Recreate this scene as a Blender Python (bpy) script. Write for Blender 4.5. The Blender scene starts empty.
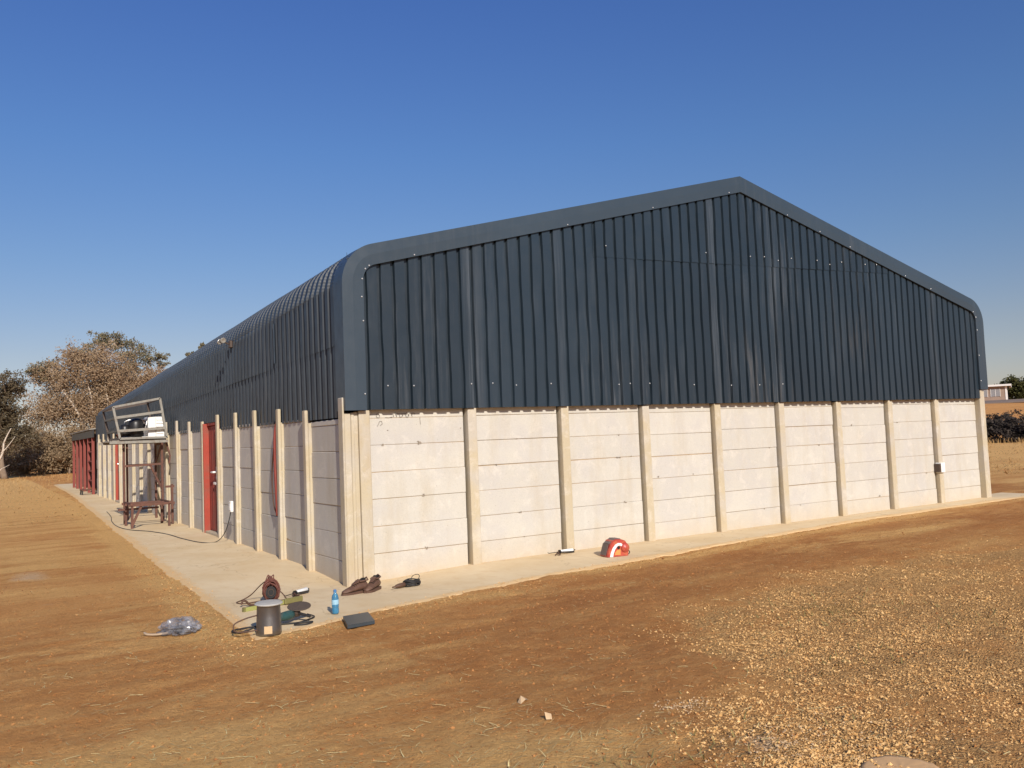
import bpy, math, random
import numpy as np
from mathutils import Vector, Matrix, noise
random.seed(11)
rng = np.random.default_rng(5)
R = math.radians
SC = bpy.context.scene
COL = SC.collection
SUN_EL, SUN_AZ = R(29), R(191)            # azimuth clockwise from +Y

# ------------------------------------------------------------------ helpers
def lerp(a, b, t): return a + (b - a) * t
def sstep(a, b, x):
    t = min(max((x - a) / (b - a), 0), 1); return t * t * (3 - 2 * t)

class MB:
    """collects shapes, then links them as ONE mesh object"""
    def __init__(s): s.v = []; s.f = []; s.mi = []; s.sm = []; s.m = 0; s.smooth = False
    def face(s, idx): s.f.append(tuple(idx)); s.mi.append(s.m); s.sm.append(s.smooth)
    def add(s, vs, fs):
        o = len(s.v); s.v += [tuple(p) for p in vs]
        for f in fs: s.face([o + i for i in f])
    def hexa(s, p):   # 8 corners: bottom loop 0-3, top loop 4-7
        s.add(p, [(3,2,1,0),(4,5,6,7),(0,1,5,4),(1,2,6,5),(2,3,7,6),(3,0,4,7)])
    def box(s, x0, x1, y0, y1, z0, z1, M=None):
        p = [Vector(q) for q in [(x0,y0,z0),(x1,y0,z0),(x1,y1,z0),(x0,y1,z0),(x0,y0,z1),(x1,y0,z1),(x1,y1,z1),(x0,y1,z1)]]
        if M: p = [M @ q for q in p]
        s.hexa(p)
    def cbox(s, x0, x1, y0, y1, z0, z1, c=.008, M=None):  # box with chamfered edges
        vs = []; idx = {}
        xs, ys, zs = (x0, x1), (y0, y1), (z0, z1)
        for i in (0,1):
            for j in (0,1):
                for k in (0,1):
                    x, y, z = xs[i], ys[j], zs[k]
                    dx, dy, dz = (c if i == 0 else -c), (c if j == 0 else -c), (c if k == 0 else -c)
                    idx[i,j,k,'x'] = len(vs); vs.append((x, y+dy, z+dz))
                    idx[i,j,k,'y'] = len(vs); vs.append((x+dx, y, z+dz))
                    idx[i,j,k,'z'] = len(vs); vs.append((x+dx, y+dy, z))
        fs = []
        for i in (0,1):
            q = [(0,0),(0,1),(1,1),(1,0)]
            if i: q = q[::-1]
            fs.append([idx[i,a,b,'x'] for a,b in q])
            fs.append([idx[b,i,a,'y'] for a,b in q])
            fs.append([idx[a,b,i,'z'] for a,b in q])
        for a in (0,1):
            for b in (0,1):
                fs.append([idx[a,b,0,'x'], idx[a,b,1,'x'], idx[a,b,1,'y'], idx[a,b,0,'y']])
                fs.append([idx[a,0,b,'x'], idx[a,1,b,'x'], idx[a,1,b,'z'], idx[a,0,b,'z']])
                fs.append([idx[0,a,b,'y'], idx[1,a,b,'y'], idx[1,a,b,'z'], idx[0,a,b,'z']])
                for k in (0,1): fs.append([idx[a,b,k,'x'], idx[a,b,k,'y'], idx[a,b,k,'z']])
        if M: vs = [M @ Vector(v) for v in vs]
        s.add(vs, fs)
    def tube(s, pts, r, n=8, caps=True):
        pts = [Vector(p) for p in pts]; rs = r if isinstance(r, (list, tuple)) else [r] * len(pts)
        rings = []; prev = None
        for i, p in enumerate(pts):
            d = (pts[min(i+1, len(pts)-1)] - pts[max(i-1, 0)])
            if d.length < 1e-9: d = Vector((0,0,1))
            d.normalize()
            a = prev if prev is not None else (Vector((0,0,1)) if abs(d.z) < .9 else Vector((1,0,0)))
            a = a - d * a.dot(d)
            if a.length < 1e-6: a = d.orthogonal()
            a.normalize(); b = d.cross(a); prev = a
            rings.append([p + (a * math.cos(t) + b * math.sin(t)) * rs[i] for t in [2*math.pi*k/n for k in range(n)]])
        o = len(s.v); s.v += [tuple(q) for rg in rings for q in rg]
        for i in range(len(pts)-1):
            for k in range(n):
                k2 = (k+1) % n
                s.face((o+i*n+k, o+i*n+k2, o+(i+1)*n+k2, o+(i+1)*n+k))
        if caps:
            s.face([o+k for k in range(n)][::-1]); s.face([o+(len(pts)-1)*n+k for k in range(n)])
    def bar(s, a, b, w, h=None):      # square tube between two points
        a, b = Vector(a), Vector(b); h = h or w
        d = (b-a).normalized(); u = Vector((0,0,1)) if abs(d.z) < .9 else Vector((0,1,0))
        x = d.cross(u).normalized(); y = x.cross(d).normalized()
        q = [(-1,-1),(1,-1),(1,1),(-1,1)]
        s.hexa([a + x*i*w/2 + y*j*h/2 for i,j in q] + [b + x*i*w/2 + y*j*h/2 for i,j in q])
    def lathe(s, prof, n=24, M=None, caps=True):
        M = M or Matrix()
        o = len(s.v)
        for r, z in prof:
            for k in range(n):
                t = 2*math.pi*k/n; s.v.append(tuple(M @ Vector((r*math.cos(t), r*math.sin(t), z))))
        for i in range(len(prof)-1):
            for k in range(n):
                k2 = (k+1) % n; s.face((o+i*n+k, o+i*n+k2, o+(i+1)*n+k2, o+(i+1)*n+k))
        if caps:
            if prof[0][0] > 1e-4: s.face([o+k for k in range(n)][::-1])
            if prof[-1][0] > 1e-4: s.face([o+(len(prof)-1)*n+k for k in range(n)])
    def prism(s, poly, a, b):         # poly: list of points (Vector) on one side, b-a offset vector
        n = len(poly); off = Vector(b) - Vector(a)
        vs = [Vector(p) for p in poly] + [Vector(p) + off for p in poly]
        s.add(vs, [tuple(range(n))[::-1], tuple(range(n, 2*n))] + [(i, (i+1) % n, n+(i+1) % n, n+i) for i in range(n)])
    def build(s, name, mats, parent=None, matrix=None):
        me = bpy.data.meshes.new(name); me.from_pydata(s.v, [], s.f)
        mats = mats if isinstance(mats, (list, tuple)) else [mats]
        for m in mats: me.materials.append(m)
        me.polygons.foreach_set('material_index', s.mi); me.polygons.foreach_set('use_smooth', s.sm)
        me.validate(); me.update()
        import bmesh
        b = bmesh.new(); b.from_mesh(me); bmesh.ops.recalc_face_normals(b, faces=b.faces) if len(s.f) < 4000 else None
        b.to_mesh(me); b.free()
        return link(name, me, parent, matrix)
def link(name, me, parent=None, matrix=None):
    o = bpy.data.objects.new(name, me); COL.objects.link(o)
    if parent: o.parent = parent
    if matrix: o.matrix_local = matrix
    return o
def tag(o, label=None, cat=None, group=None, kind=None):
    if label: o['label'] = label
    if cat: o['category'] = cat
    if group: o['group'] = group
    if kind: o['kind'] = kind
    return o
def empty(name, loc=(0,0,0), rz=0, label=None, cat=None, group=None):
    o = bpy.data.objects.new(name, None); COL.objects.link(o); o.empty_display_size = .2
    o.location = loc; o.rotation_euler = (0, 0, rz)
    return tag(o, label, cat, group)
def copy_tree(o, parent=None):
    c = o.copy(); COL.objects.link(c)
    if parent: c.parent = parent
    for ch in [x for x in bpy.data.objects if x.parent == o]: copy_tree(ch, c)
    return c
def fattr(me, name, vals):
    a = me.attributes.new(name, 'FLOAT', 'POINT'); a.data.foreach_set('value', np.asarray(vals, dtype=np.float32))

# ------------------------------------------------------------------ materials
class NT:
    def __init__(s, name):
        s.mat = bpy.data.materials.new(name); s.mat.use_nodes = True
        s.t = s.mat.node_tree; s.n = s.t.nodes; s.l = s.t.links
        s.b = s.n['Principled BSDF']
    def node(s, typ, **kw):
        n = s.n.new(typ)
        for k, v in kw.items():
            if k in n.inputs: n.inputs[k].default_value = v
            else: setattr(n, k, v)
        return n
    def link(s, a, b): s.l.new(a, b)
    def coord(s, which='Object'): return s.node('ShaderNodeTexCoord').outputs[which]
    def mapped(s, scale=(1,1,1), src=None):
        m = s.node('ShaderNodeMapping'); m.inputs['Scale'].default_value = scale
        s.link(src or s.coord(), m.inputs['Vector']); return m.outputs[0]
    def noise(s, scale, detail=4, rough=.55, vec=None, dist=0):
        n = s.node('ShaderNodeTexNoise', Scale=scale, Detail=detail, Roughness=rough, Distortion=dist)
        s.link(vec or s.coord(), n.inputs['Vector']); return n.outputs['Fac']
    def ramp(s, fac, stops):
        r = s.node('ShaderNodeValToRGB'); e = r.color_ramp.elements
        while len(e) < len(stops): e.new(.5)
        for q, (p, c) in zip(e, stops): q.position = p; q.color = (c if isinstance(c, (tuple, list)) else (c, c, c)) + ((1,) if isinstance(c, (tuple,list)) and len(c) == 3 or not isinstance(c, (tuple,list)) else ()) if isinstance(c, tuple) else (c, c, c, 1)
        s.link(fac, r.inputs[0]); return r.outputs[0]
    def mix(s, fac, a, b, mode='MIX'):
        m = s.node('ShaderNodeMix', data_type='RGBA', blend_type=mode)
        for v, i in ((fac, 0), (a, 6), (b, 7)):
            if isinstance(v, (int, float)): m.inputs[i].default_value = v
            elif isinstance(v, tuple): m.inputs[i].default_value = v + (1,)
            else: s.link(v, m.inputs[i])
        return m.outputs[2]
    def math(s, op, a, b=0.0, clamp=False):
        m = s.node('ShaderNodeMath', operation=op, use_clamp=clamp)
        for i, v in enumerate((a, b)):
            if isinstance(v, (int, float)): m.inputs[i].default_value = v
            else: s.link(v, m.inputs[i])
        return m.outputs[0]
    def attr(s, name): return s.node('ShaderNodeAttribute', attribute_name=name).outputs['Fac']
    def bump(s, h, strength=.3, dist=.01):
        b = s.node('ShaderNodeBump', Strength=strength, Distance=dist); s.link(h, b.inputs['Height'])
        s.link(b.outputs[0], s.b.inputs['Normal'])
    def out(s, col, rough=.8, metal=0, spec=None):
        if isinstance(col, tuple): s.b.inputs['Base Color'].default_value = col + (1,)
        else: s.link(col, s.b.inputs['Base Color'])
        if isinstance(rough, (int, float)): s.b.inputs['Roughness'].default_value = rough
        else: s.link(rough, s.b.inputs['Roughness'])
        s.b.inputs['Metallic'].default_value = metal
        if spec is not None: s.b.inputs['Specular IOR Level'].default_value = spec
        return s.mat
def paint(name, col, rough=.5, metal=0, var=.25, scale=12, dirt=None, bump=0, spec=None):
    n = NT(name); f = n.noise(scale, 5, .6)
    c = n.mix(f, tuple(max(0, x*(1-var)) for x in col), tuple(min(1, x*(1+var)) for x in col))
    if dirt:
        d = n.ramp(n.noise(scale*.6, 6, .7, dist=.4), [(.5, 0.), (.68, 1.)]); c = n.mix(d, c, dirt)
    if bump: n.bump(n.noise(scale*4, 4), bump, .004)
    return n.out(c, rough, metal, spec)
M = {}
# painted steel sheet: charcoal blue, dust streaks running down, sheet to sheet tone; gable highlights and groove shade coloured in
def steel(name, base, dust=.5, rough=.38):
    n = NT(name); co = n.coord()
    t = n.attr('tone')
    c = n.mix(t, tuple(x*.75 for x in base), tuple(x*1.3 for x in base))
    big = n.noise(.7, 3, .5, co)
    c = n.mix(n.math('MULTIPLY', big, .5), c, tuple(x*.6 for x in base))
    streak = n.noise(1.0, 5, .65, n.mapped((14, 14, .9)))
    fade = n.noise(.45, 2, .5, n.mapped((1, 1, .6)))
    d = n.math('MULTIPLY', n.ramp(streak, [(.5, 0.), (.8, 1.)]), n.ramp(fade, [(.48, 0.), (.66, 1.)]))
    speck = n.ramp(n.noise(9, 6, .8, n.mapped((1, 1, .5))), [(.62, 0.), (.75, .6)])
    d = n.math('MULTIPLY', n.math('ADD', d, n.math('MULTIPLY', speck, .35)), dust, True)
    sp_ = n.node('ShaderNodeSeparateXYZ'); n.link(co, sp_.inputs[0])
    right = n.math('MULTIPLY', n.ramp(n.math('MULTIPLY', sp_.outputs[0], .071), [(.42, 0.), (.6, 1.)]), n.ramp(n.math('MULTIPLY', sp_.outputs[2], .2), [(.62, 1.), (.8, 0.)]))
    c = n.mix(d, c, n.mix(right, (.15, .155, .16), (.155, .125, .095)))
    c = n.mix(n.math('MULTIPLY', n.attr('painted_sheen'), n.ramp(n.noise(1.0, 4, .7, n.mapped((38, 38, .8))), [(.38, .1), (.62, 1.)])), c, (.10, .115, .13))  # highlight streaks mixed into the base colour
    dents = n.noise(2.2, 2, .5, n.mapped((1.5, 1.5, .8)))
    n.bump(n.math('ADD', dents, n.math('MULTIPLY', n.noise(40, 3), .06)), .35, .012)
    rg = n.math('ADD', n.math('MULTIPLY', n.noise(6, 4), .25), rough - .1)
    return n.out(c, rg, 0, .45)
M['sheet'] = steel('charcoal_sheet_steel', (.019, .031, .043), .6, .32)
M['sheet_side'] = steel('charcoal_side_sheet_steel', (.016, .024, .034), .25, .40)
M['flash'] = steel('charcoal_flashing_steel', (.038, .056, .074), .25, .36)
# precast concrete
def concrete(name, base, stain, chips=True):
    n = NT(name); co = n.coord()
    t = n.attr('tone')
    c = n.mix(t, tuple(x*.95 for x in base), tuple(min(1, x*1.03) for x in base))
    bl = n.noise(1.6, 5, .6, co)
    c = n.mix(n.math('MULTIPLY', n.ramp(bl, [(.45, 0.), (.6, 1.)]), .45), c, (.47, .445, .42))
    b2 = n.noise(4.5, 6, .7, co, .6); c = n.mix(n.math('MULTIPLY', n.ramp(b2, [(.52, 0.), (.66, 1.)]), .4), c, (.66, .61, .53))
    st = n.noise(3, 5, .65, n.mapped((1, 1, .22)))
    c = n.mix(n.math('MULTIPLY', n.ramp(st, [(.5, 0.), (.74, 1.)]), .65), c, stain)
    sep = n.node('ShaderNodeSeparateXYZ'); n.link(co, sep.inputs[0])
    z = n.math('ADD', sep.outputs[2], n.math('MULTIPLY', n.noise(2.5, 4, .6, co), .3))
    c = n.mix(n.ramp(z, [(.03, 0.75), (.2, .3), (.5, 0.)]), c, (.50, .37, .215))
    fine = n.noise(60, 4, .7, co)
    c = n.mix(n.math('MULTIPLY', n.ramp(fine, [(.3, 1.), (.5, 0.)]), .25), c, (.30, .27, .22))
    if chips:
        v = n.node('ShaderNodeTexVoronoi', Scale=9.0); n.link(co, v.inputs['Vector'])
        pit = n.ramp(v.outputs['Distance'], [(.03, 1.), (.07, 0.)])
        c = n.mix(n.math('MULTIPLY', pit, .45), c, (.2, .17, .13))
    n.bump(n.math('ADD', n.math('MULTIPLY', fine, .3), n.noise(14, 5, .6, co)), .25, .006)
    return n.out(c, .88, 0, .25)
M['panel'] = concrete('precast_panel_concrete', (.535, .505, .44), (.46, .40, .30))
M['post'] = concrete('precast_post_concrete', (.49, .415, .285), (.39, .295, .17))
def apron_mat():
    n = NT('dusty_slab_concrete'); co = n.coord()
    a = n.noise(.9, 6, .62, co); b = n.noise(7, 6, .7, n.mapped((1, .5, 1)))
    c = n.mix(n.ramp(a, [(.35, 0.), (.65, 1.)]), (.66, .495, .285), (.74, .585, .37))
    c = n.mix(n.math('MULTIPLY', n.ramp(b, [(.5, 0.), (.72, 1.)]), .55), c, (.62, .43, .23))
    w = n.noise(1.1, 5, .65, n.mapped((.35, 1.6, 1)))
    c = n.mix(n.math('MULTIPLY', n.ramp(w, [(.52, 0.), (.66, 1.)]), .35), c, (.62, .45, .26))
    sp_ = n.node('ShaderNodeSeparateXYZ'); n.link(co, sp_.inputs[0])
    wy = n.math('ADD', sp_.outputs[1], n.math('MULTIPLY', n.noise(1.5, 4, .6, co), .08))
    ln = n.ramp(n.math('FRACT', n.math('DIVIDE', wy, 2.95)), [(.0, 1.), (.007, 0.)])
    wx = n.math('ADD', sp_.outputs[0], n.math('MULTIPLY', n.noise(1.5, 4, .6, co), .08))
    lx = n.math('MULTIPLY', n.ramp(n.math('FRACT', n.math('DIVIDE', wx, 3.1)), [(.0, 1.), (.006, 0.)]), n.ramp(n.math('ADD', sp_.outputs[0], 0.), [(.2, 0.), (.5, 1.)]))
    c = n.mix(n.math('MULTIPLY', n.math('MAXIMUM', ln, lx), .45), c, (.40, .27, .14))
    vc = n.node('ShaderNodeTexVoronoi', feature='DISTANCE_TO_EDGE', Scale=.55); wv = n.node('ShaderNodeVectorMath', operation='ADD'); wn = n.node('ShaderNodeTexNoise', Scale=1.6, Detail=6.0)
    n.link(co, wn.inputs['Vector']); n.link(co, wv.inputs[0]); n.link(wn.outputs['Color'], wv.inputs[1]); n.link(wv.outputs[0], vc.inputs['Vector'])
    c = n.mix(n.math('MULTIPLY', n.ramp(vc.outputs['Distance'], [(.0, 1.), (.006, 0.)]), .45), c, (.36, .24, .13))
    e = n.attr('edge')
    m = n.math('ADD', e, n.math('MULTIPLY', n.math('SUBTRACT', n.noise(5, 6, .7, co), .5), 1.1))
    c = n.mix(n.ramp(m, [(.52, 0.), (.8, 1.)]), c, (.68, .46, .23))
    n.bump(n.noise(45, 5, .7, co), .35, .006)
    return n.out(c, .92, 0, .2)
M['apron'] = apron_mat()
def ground_mat():
    n = NT('red_soil'); co = n.coord()
    a = n.noise(.35, 6, .6, co); b = n.noise(2.2, 6, .68, n.mapped((.45, 1.0, 1))); f = n.noise(26, 6, .75, co)
    c = n.mix(n.ramp(a, [(.35, 0.), (.65, 1.)]), (.56, .245, .074), (.70, .345, .115))
    c = n.mix(n.attr('dark'), c, (.37, .142, .046))
    c = n.mix(n.math('MULTIPLY', n.ramp(b, [(.47, 0.), (.66, 1.)]), .6), c, (.70, .385, .135))
    q = n.noise(8, 7, .75, n.mapped((.8, 1, 1), co), .3)
    c = n.mix(n.math('MULTIPLY', n.ramp(q, [(.53, 0.), (.66, 1.)]), .45), c, (.74, .42, .16)); c = n.mix(n.math('MULTIPLY', n.ramp(q, [(.34, 1.), (.46, 0.)]), .35), c, (.34, .135, .045))
    # golden dry-grass stain
    g = n.math('ADD', n.attr('straw'), n.math('MULTIPLY', n.math('SUBTRACT', n.noise(1.5, 6, .7, n.mapped((.3, 1.2, 1))), .5), 1.5))
    c = n.mix(n.math('MULTIPLY', n.ramp(g, [(.30, 0.), (.66, 1.)]), .85), c, (.82, .49, .18))
    # gravel
    gm = n.math('ADD', n.attr('gravel'), n.math('MULTIPLY', n.math('SUBTRACT', n.noise(2.0, 6, .7, co), .5), 1.0))
    wv = n.node('ShaderNodeVectorMath', operation='ADD'); wn = n.node('ShaderNodeTexNoise', Scale=22.0); n.link(co, wn.inputs['Vector'])
    ws = n.node('ShaderNodeVectorMath', operation='SCALE'); ws.inputs['Scale'].default_value = .05; n.link(wn.outputs['Color'], ws.inputs[0])
    n.link(co, wv.inputs[0]); n.link(ws.outputs[0], wv.inputs[1])
    v = n.node('ShaderNodeTexVoronoi', Scale=52.0); n.link(wv.outputs[0], v.inputs['Vector'])
    gc = n.mix(n.noise(9, 5, .7, co), (.72, .40, .14), (.90, .57, .24))
    vs_ = n.node('ShaderNodeSeparateXYZ'); n.link(v.outputs['Color'], vs_.inputs[0])
    gc = n.mix(n.math('MULTIPLY', vs_.outputs[0], .5), gc, (.55, .28, .095))
    gc = n.mix(n.math('MULTIPLY', n.ramp(v.outputs['Distance'], [(.34, 0.), (.66, 1.)]), .62), gc, (.36, .165, .055))
    gf = n.ramp(gm, [(.38, 0.), (.72, 1.)])
    c = n.mix(n.math('MULTIPLY', gf, .95), c, gc)
    am = n.math('ADD', n.attr('ash'), n.math('MULTIPLY', n.math('SUBTRACT', n.noise(4, 6, .7, co), .5), .9))
    c = n.mix(n.math('MULTIPLY', n.ramp(am, [(.45, 0.), (.95, 1.)]), .5), c, (.72, .59, .42))
    gr = n.math('ADD', n.attr('green'), n.math('MULTIPLY', n.math('SUBTRACT', n.noise(6, 6, .7, co), .5), 1.2))
    c = n.mix(n.math('MULTIPLY', n.ramp(gr, [(.5, 0.), (.9, 1.)]), .5), c, (.27, .18, .055))
    c = n.mix(n.math('MULTIPLY', n.ramp(f, [(.3, 1.), (.52, 0.)]), .42), c, (.24, .09, .03))
    c = n.mix(n.math('MULTIPLY', n.ramp(n.noise(70, 4, .7, co), [(.56, 0.), (.72, 1.)]), .4), c, (.62, .36, .13))
    n.bump(n.math('ADD', n.math('ADD', n.math('MULTIPLY', f, 1.3), n.noise(90, 4, .7, co)), n.math('MULTIPLY', n.math('MULTIPLY', v.outputs['Distance'], gf), -1.2)), .9, .028)
    return n.out(c, .95, 0, .12)
M['ground'] = ground_mat()
M['straw'] = paint('dry_straw', (.88, .62, .28), .8, var=.4, scale=3)
M['grass'] = paint('dry_grass', (.42, .25, .09), .9, var=.4, scale=2)
M['weed'] = paint('low_weed', (.22, .17, .055), .9, var=.4, scale=3)
def stone_mat(name, a, b):
    n = NT(name); c = n.mix(n.attr('tone'), a, b); c = n.mix(n.math('MULTIPLY', n.noise(40, 3), .5), c, tuple(x*.6 for x in a))
    return n.out(c, .95, 0, .15)
M['stone'] = stone_mat('tan_gravel', (.60, .33, .115), (.86, .56, .25))
M['clod'] = stone_mat('soil_clod', (.32, .13, .043), (.54, .26, .09))
M['ashstone'] = stone_mat('pale_gravel', (.50, .33, .18), (.68, .50, .31))
M['red'] = paint('red_door_paint', (.33, .040, .020), .55, var=.3, scale=3, dirt=(.24, .065, .04))
M['rust'] = paint('rusty_red_steel', (.125, .052, .034), .75, var=.45, scale=10, dirt=(.075, .038, .026))
M['redsteel'] = paint('red_primer_steel', (.21, .038, .026), .65, var=.3, scale=6)
M['galv'] = paint('weathered_grey_steel', (.25, .235, .20), .6, .1, var=.3, scale=15, dirt=(.20, .15, .11))
M['blacksteel'] = paint('black_steel', (.018, .017, .017), .4, var=.4, scale=20)
M['brownsteel'] = paint('brown_motor_steel', (.07, .045, .032), .5, var=.4, scale=20)
M['white'] = paint('white_enamel', (.78, .77, .74), .4, var=.05, scale=10)
M['whiteplastic'] = paint('white_plastic', (.80, .79, .75), .35, var=.06, scale=10)
M['rubber'] = paint('black_rubber', (.022, .020, .019), .6, var=.3, scale=30)
M['cordred'] = paint('red_brown_cord', (.135, .042, .026), .65, var=.5, scale=40, dirt=(.09, .04, .03))
M['cordbrown'] = paint('brown_cord', (.085, .04, .022), .65, var=.4, scale=40)
M['bin'] = paint('polished_black_bucket', (.24, .24, .245), .36, .9, var=.3, scale=8)
M['silver'] = paint('scratched_silver', (.55, .53, .49), .35, .8, var=.2, scale=30)
M['yellow'] = paint('yellow_green_paint', (.30, .30, .09), .5, var=.2, scale=20)
M['olive'] = paint('olive_plastic', (.17, .15, .05), .5, var=.3, scale=20)
M['teal'] = paint('teal_green_plastic', (.028, .075, .070), .45, var=.3, scale=25, dirt=(.10, .085, .06))
M['disc'] = paint('worn_grinding_disc', (.085, .060, .042), .8, var=.35, scale=40)
M['leather'] = paint('brown_leather', (.105, .052, .032), .6, var=.4, scale=30, dirt=(.17, .095, .06), bump=.3)
M['sole'] = paint('brown_sole', (.10, .050, .03), .8, var=.3, scale=20)
M['darkhole'] = paint('dark_lining', (.012, .010, .009), .9, var=.2)
M['grey_sheet'] = paint('charcoal_offcut', (.040, .052, .060), .42, var=.2, scale=12)
M['redtool'] = paint('red_tool_plastic', (.42, .055, .038), .4, var=.2, scale=20, dirt=(.45, .14, .06))
M['mauve'] = paint('shadow_side_plastic', (.13, .095, .09), .5, var=.2, scale=20)
M['orange'] = paint('orange_sticker', (.62, .26, .07), .5, var=.3, scale=60)
M['bark'] = paint('grey_brown_bark', (.22, .16, .11), .9, var=.4, scale=6)
M['palebark'] = paint('pale_bark', (.50, .42, .33), .85, var=.25, scale=5)
M['render'] = paint('brown_house_plaster', (.30, .22, .17), .9, var=.2, scale=1)
M['whitewall'] = paint('white_house_trim', (.72, .70, .66), .8, var=.08, scale=2)
M['roofgrey'] = paint('brown_grey_roof', (.22, .155, .11), .8, var=.3, scale=.6)
M['glass'] = paint('dark_window_glass', (.25, .25, .26), .15, var=.2)
M['paper'] = paint('pale_paper', (.58, .40, .22), .8, var=.15, scale=20)
M['twist'] = paint('tan_twisted_film', (.42, .31, .20), .5, var=.2)
M['joint'] = paint('sandy_joint', (.36, .26, .16), .95, var=.5, scale=14)
M['rock'] = paint('pale_brown_rock', (.62, .37, .17), .9, var=.2, scale=9, dirt=(.52, .31, .13), bump=.4)
M['doorleaf'] = paint('dull_red_door', (.24, .035, .022), .55, var=.3, scale=4, dirt=(.17, .05, .035))
M['lid'] = paint('dull_silver_lid', (.50, .47, .41), .6, .25, var=.2, scale=30)
M['pencil'] = paint('pencil_line', (.20, .175, .15), .9, var=.3, scale=30)
M['chip'] = paint('chipped_concrete', (.27, .225, .175), .95, var=.4, scale=40)
M['screw'] = paint('screw_head', (.50, .50, .50), .35, .2, var=.1)
def leaf(name, col, col2, tr=.25):
    n = NT(name); f = n.noise(.55, 4, .6); g = n.noise(6, 3, .6)
    c = n.mix(n.ramp(f, [(.35, 0.), (.65, 1.)]), col, col2); c = n.mix(n.math('MULTIPLY', g, .5), c, tuple(x*.65 for x in col))
    n.out(c, .75, 0, .2)
    tl = n.node('ShaderNodeBsdfTranslucent'); n.link(c, tl.inputs[0])
    ms = n.node('ShaderNodeMixShader'); ms.inputs[0].default_value = tr
    n.link(n.b.outputs[0], ms.inputs[1]); n.link(tl.outputs[0], ms.inputs[2]); n.link(ms.outputs[0], n.n['Material Output'].inputs[0])
    return n.mat
M['leaf_brown'] = leaf('russet_leaves', (.35, .235, .138), (.45, .33, .205))
M['leaf_olive'] = leaf('olive_leaves', (.19, .165, .09), (.27, .225, .135))
M['leaf_dark'] = leaf('dark_green_leaves', (.12, .095, .055), (.19, .145, .085))
M['leaf_bush'] = leaf('dry_bush_leaves', (.32, .225, .13), (.40, .29, .17))
M['leaf_hedge'] = leaf('dark_hedge_leaves', (.045, .036, .029), (.075, .055, .041), .1)
M['leaf_green'] = leaf('green_leaves', (.075, .075, .022), (.12, .11, .035))
def clear(name, col, rough, alpha_w):
    n = NT(name)
    n.b.inputs['Base Color'].default_value = col + (1,); n.b.inputs['Roughness'].default_value = rough
    n.b.inputs['Specular IOR Level'].default_value = .8
    tp = n.node('ShaderNodeBsdfTransparent'); tp.inputs[0].default_value = tuple(.5 + .5*x for x in col) + (1,)
    ms = n.node('ShaderNodeMixShader')
    f = n.noise(9, 4, .6); n.link(n.ramp(f, [(.35, alpha_w[0]), (.65, alpha_w[1])]), ms.inputs[0])
    n.link(tp.outputs[0], ms.inputs[1]); n.link(n.b.outputs[0], ms.inputs[2]); n.link(ms.outputs[0], n.n['Material Output'].inputs[0])
    return n.mat
M['plasticbag'] = clear('clear_plastic_film', (.50, .50, .53), .16, (.08, .42))
M['bottle'] = clear('blue_bottle_plastic', (.06, .27, .46), .1, (.5, .75))
M['label'] = paint('pale_blue_label', (.30, .50, .62), .4, var=.35, scale=60)
M['bluecap'] = paint('blue_cap', (.06, .18, .38), .4, var=.1)

# ------------------------------------------------------------------ terrain
APRON_L = [(-1.82,-2.45),(-1.80,-1.9),(-1.68,0.2),(-1.60,3.0),(-1.42,7.0),(-1.20,13.2),(-.95,19),(-.77,23.3),(-.60,31.5),(-.5,36)]
def apron_left(y):
    p = APRON_L
    if y <= p[0][1]: return p[0][0]
    for (a, ya), (b, yb) in zip(p, p[1:]):
        if y <= yb: return lerp(a, b, (y-ya)/(yb-ya))
    return p[-1][0]
APRON_F = [(-1.82,-2.47),(-.4,-1.98),(.8,-1.72),(2.1,-1.48),(4.7,-1.17),(8.7,-.68),(13.4,-.58),(15.2,-.6)]
def apron_front(x):
    p = APRON_F
    if x <= p[0][0]: return p[0][1]
    for (xa, a), (xb, b) in zip(p, p[1:]):
        if x <= xb: return lerp(a, b, (x-xa)/(xb-xa))
    return p[-1][1]
def slab_z(x, y):
    return .008*min(max(y, 0), 40) - .07*math.exp(-(x*x+y*y)/1.3) - .012*math.exp(-((x+1.8)**2+(y+2.4)**2)/1.5)
def wob(x, y): return (noise.noise((x*2.3, y*2.3, 4.2)) * .08 + noise.noise((x*8, y*8, 1.2)) * .07)
def inside_apron(x, y):     # >0 inside (metres from the edge), roughly
    return min(x - apron_left(y), y - apron_front(x), 15.2 - x, 36 - y)
CAMXY = (-3.845, -9.945)
def terrain(x, y):
    d = math.hypot(x-CAMXY[0], y-CAMXY[1])
    z = .008*min(max(y, 0), 40)
    z += 3.5 * sstep(60, 150, d) * sstep(18, 45, x)
    z += noise.noise((x*.06, y*.06, .3)) * .25 * sstep(30, 80, d)
    ins = inside_apron(x, y)
    if ins > -.4:
        z = lerp(z - .018, slab_z(x, y) - .045, sstep(.02, .28, ins))
    else: z -= .018
    return z
def rough_z(x, y, grav):
    h = noise.noise((x*1.1, y*1.1, 7.7)) * .022 + noise.noise((x*4.5, y*4.5, 3.1)) * .013
    h += noise.noise((x*13, y*13, 5.5)) * (.008 + .010*grav) + noise.noise((x*27, y*27, 2.5)) * (.005 + .006*grav)
    return h
def seg_side(x, y, p):      # signed: how far the point lies to the right/near side of the polyline x(y)
    pass
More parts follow.
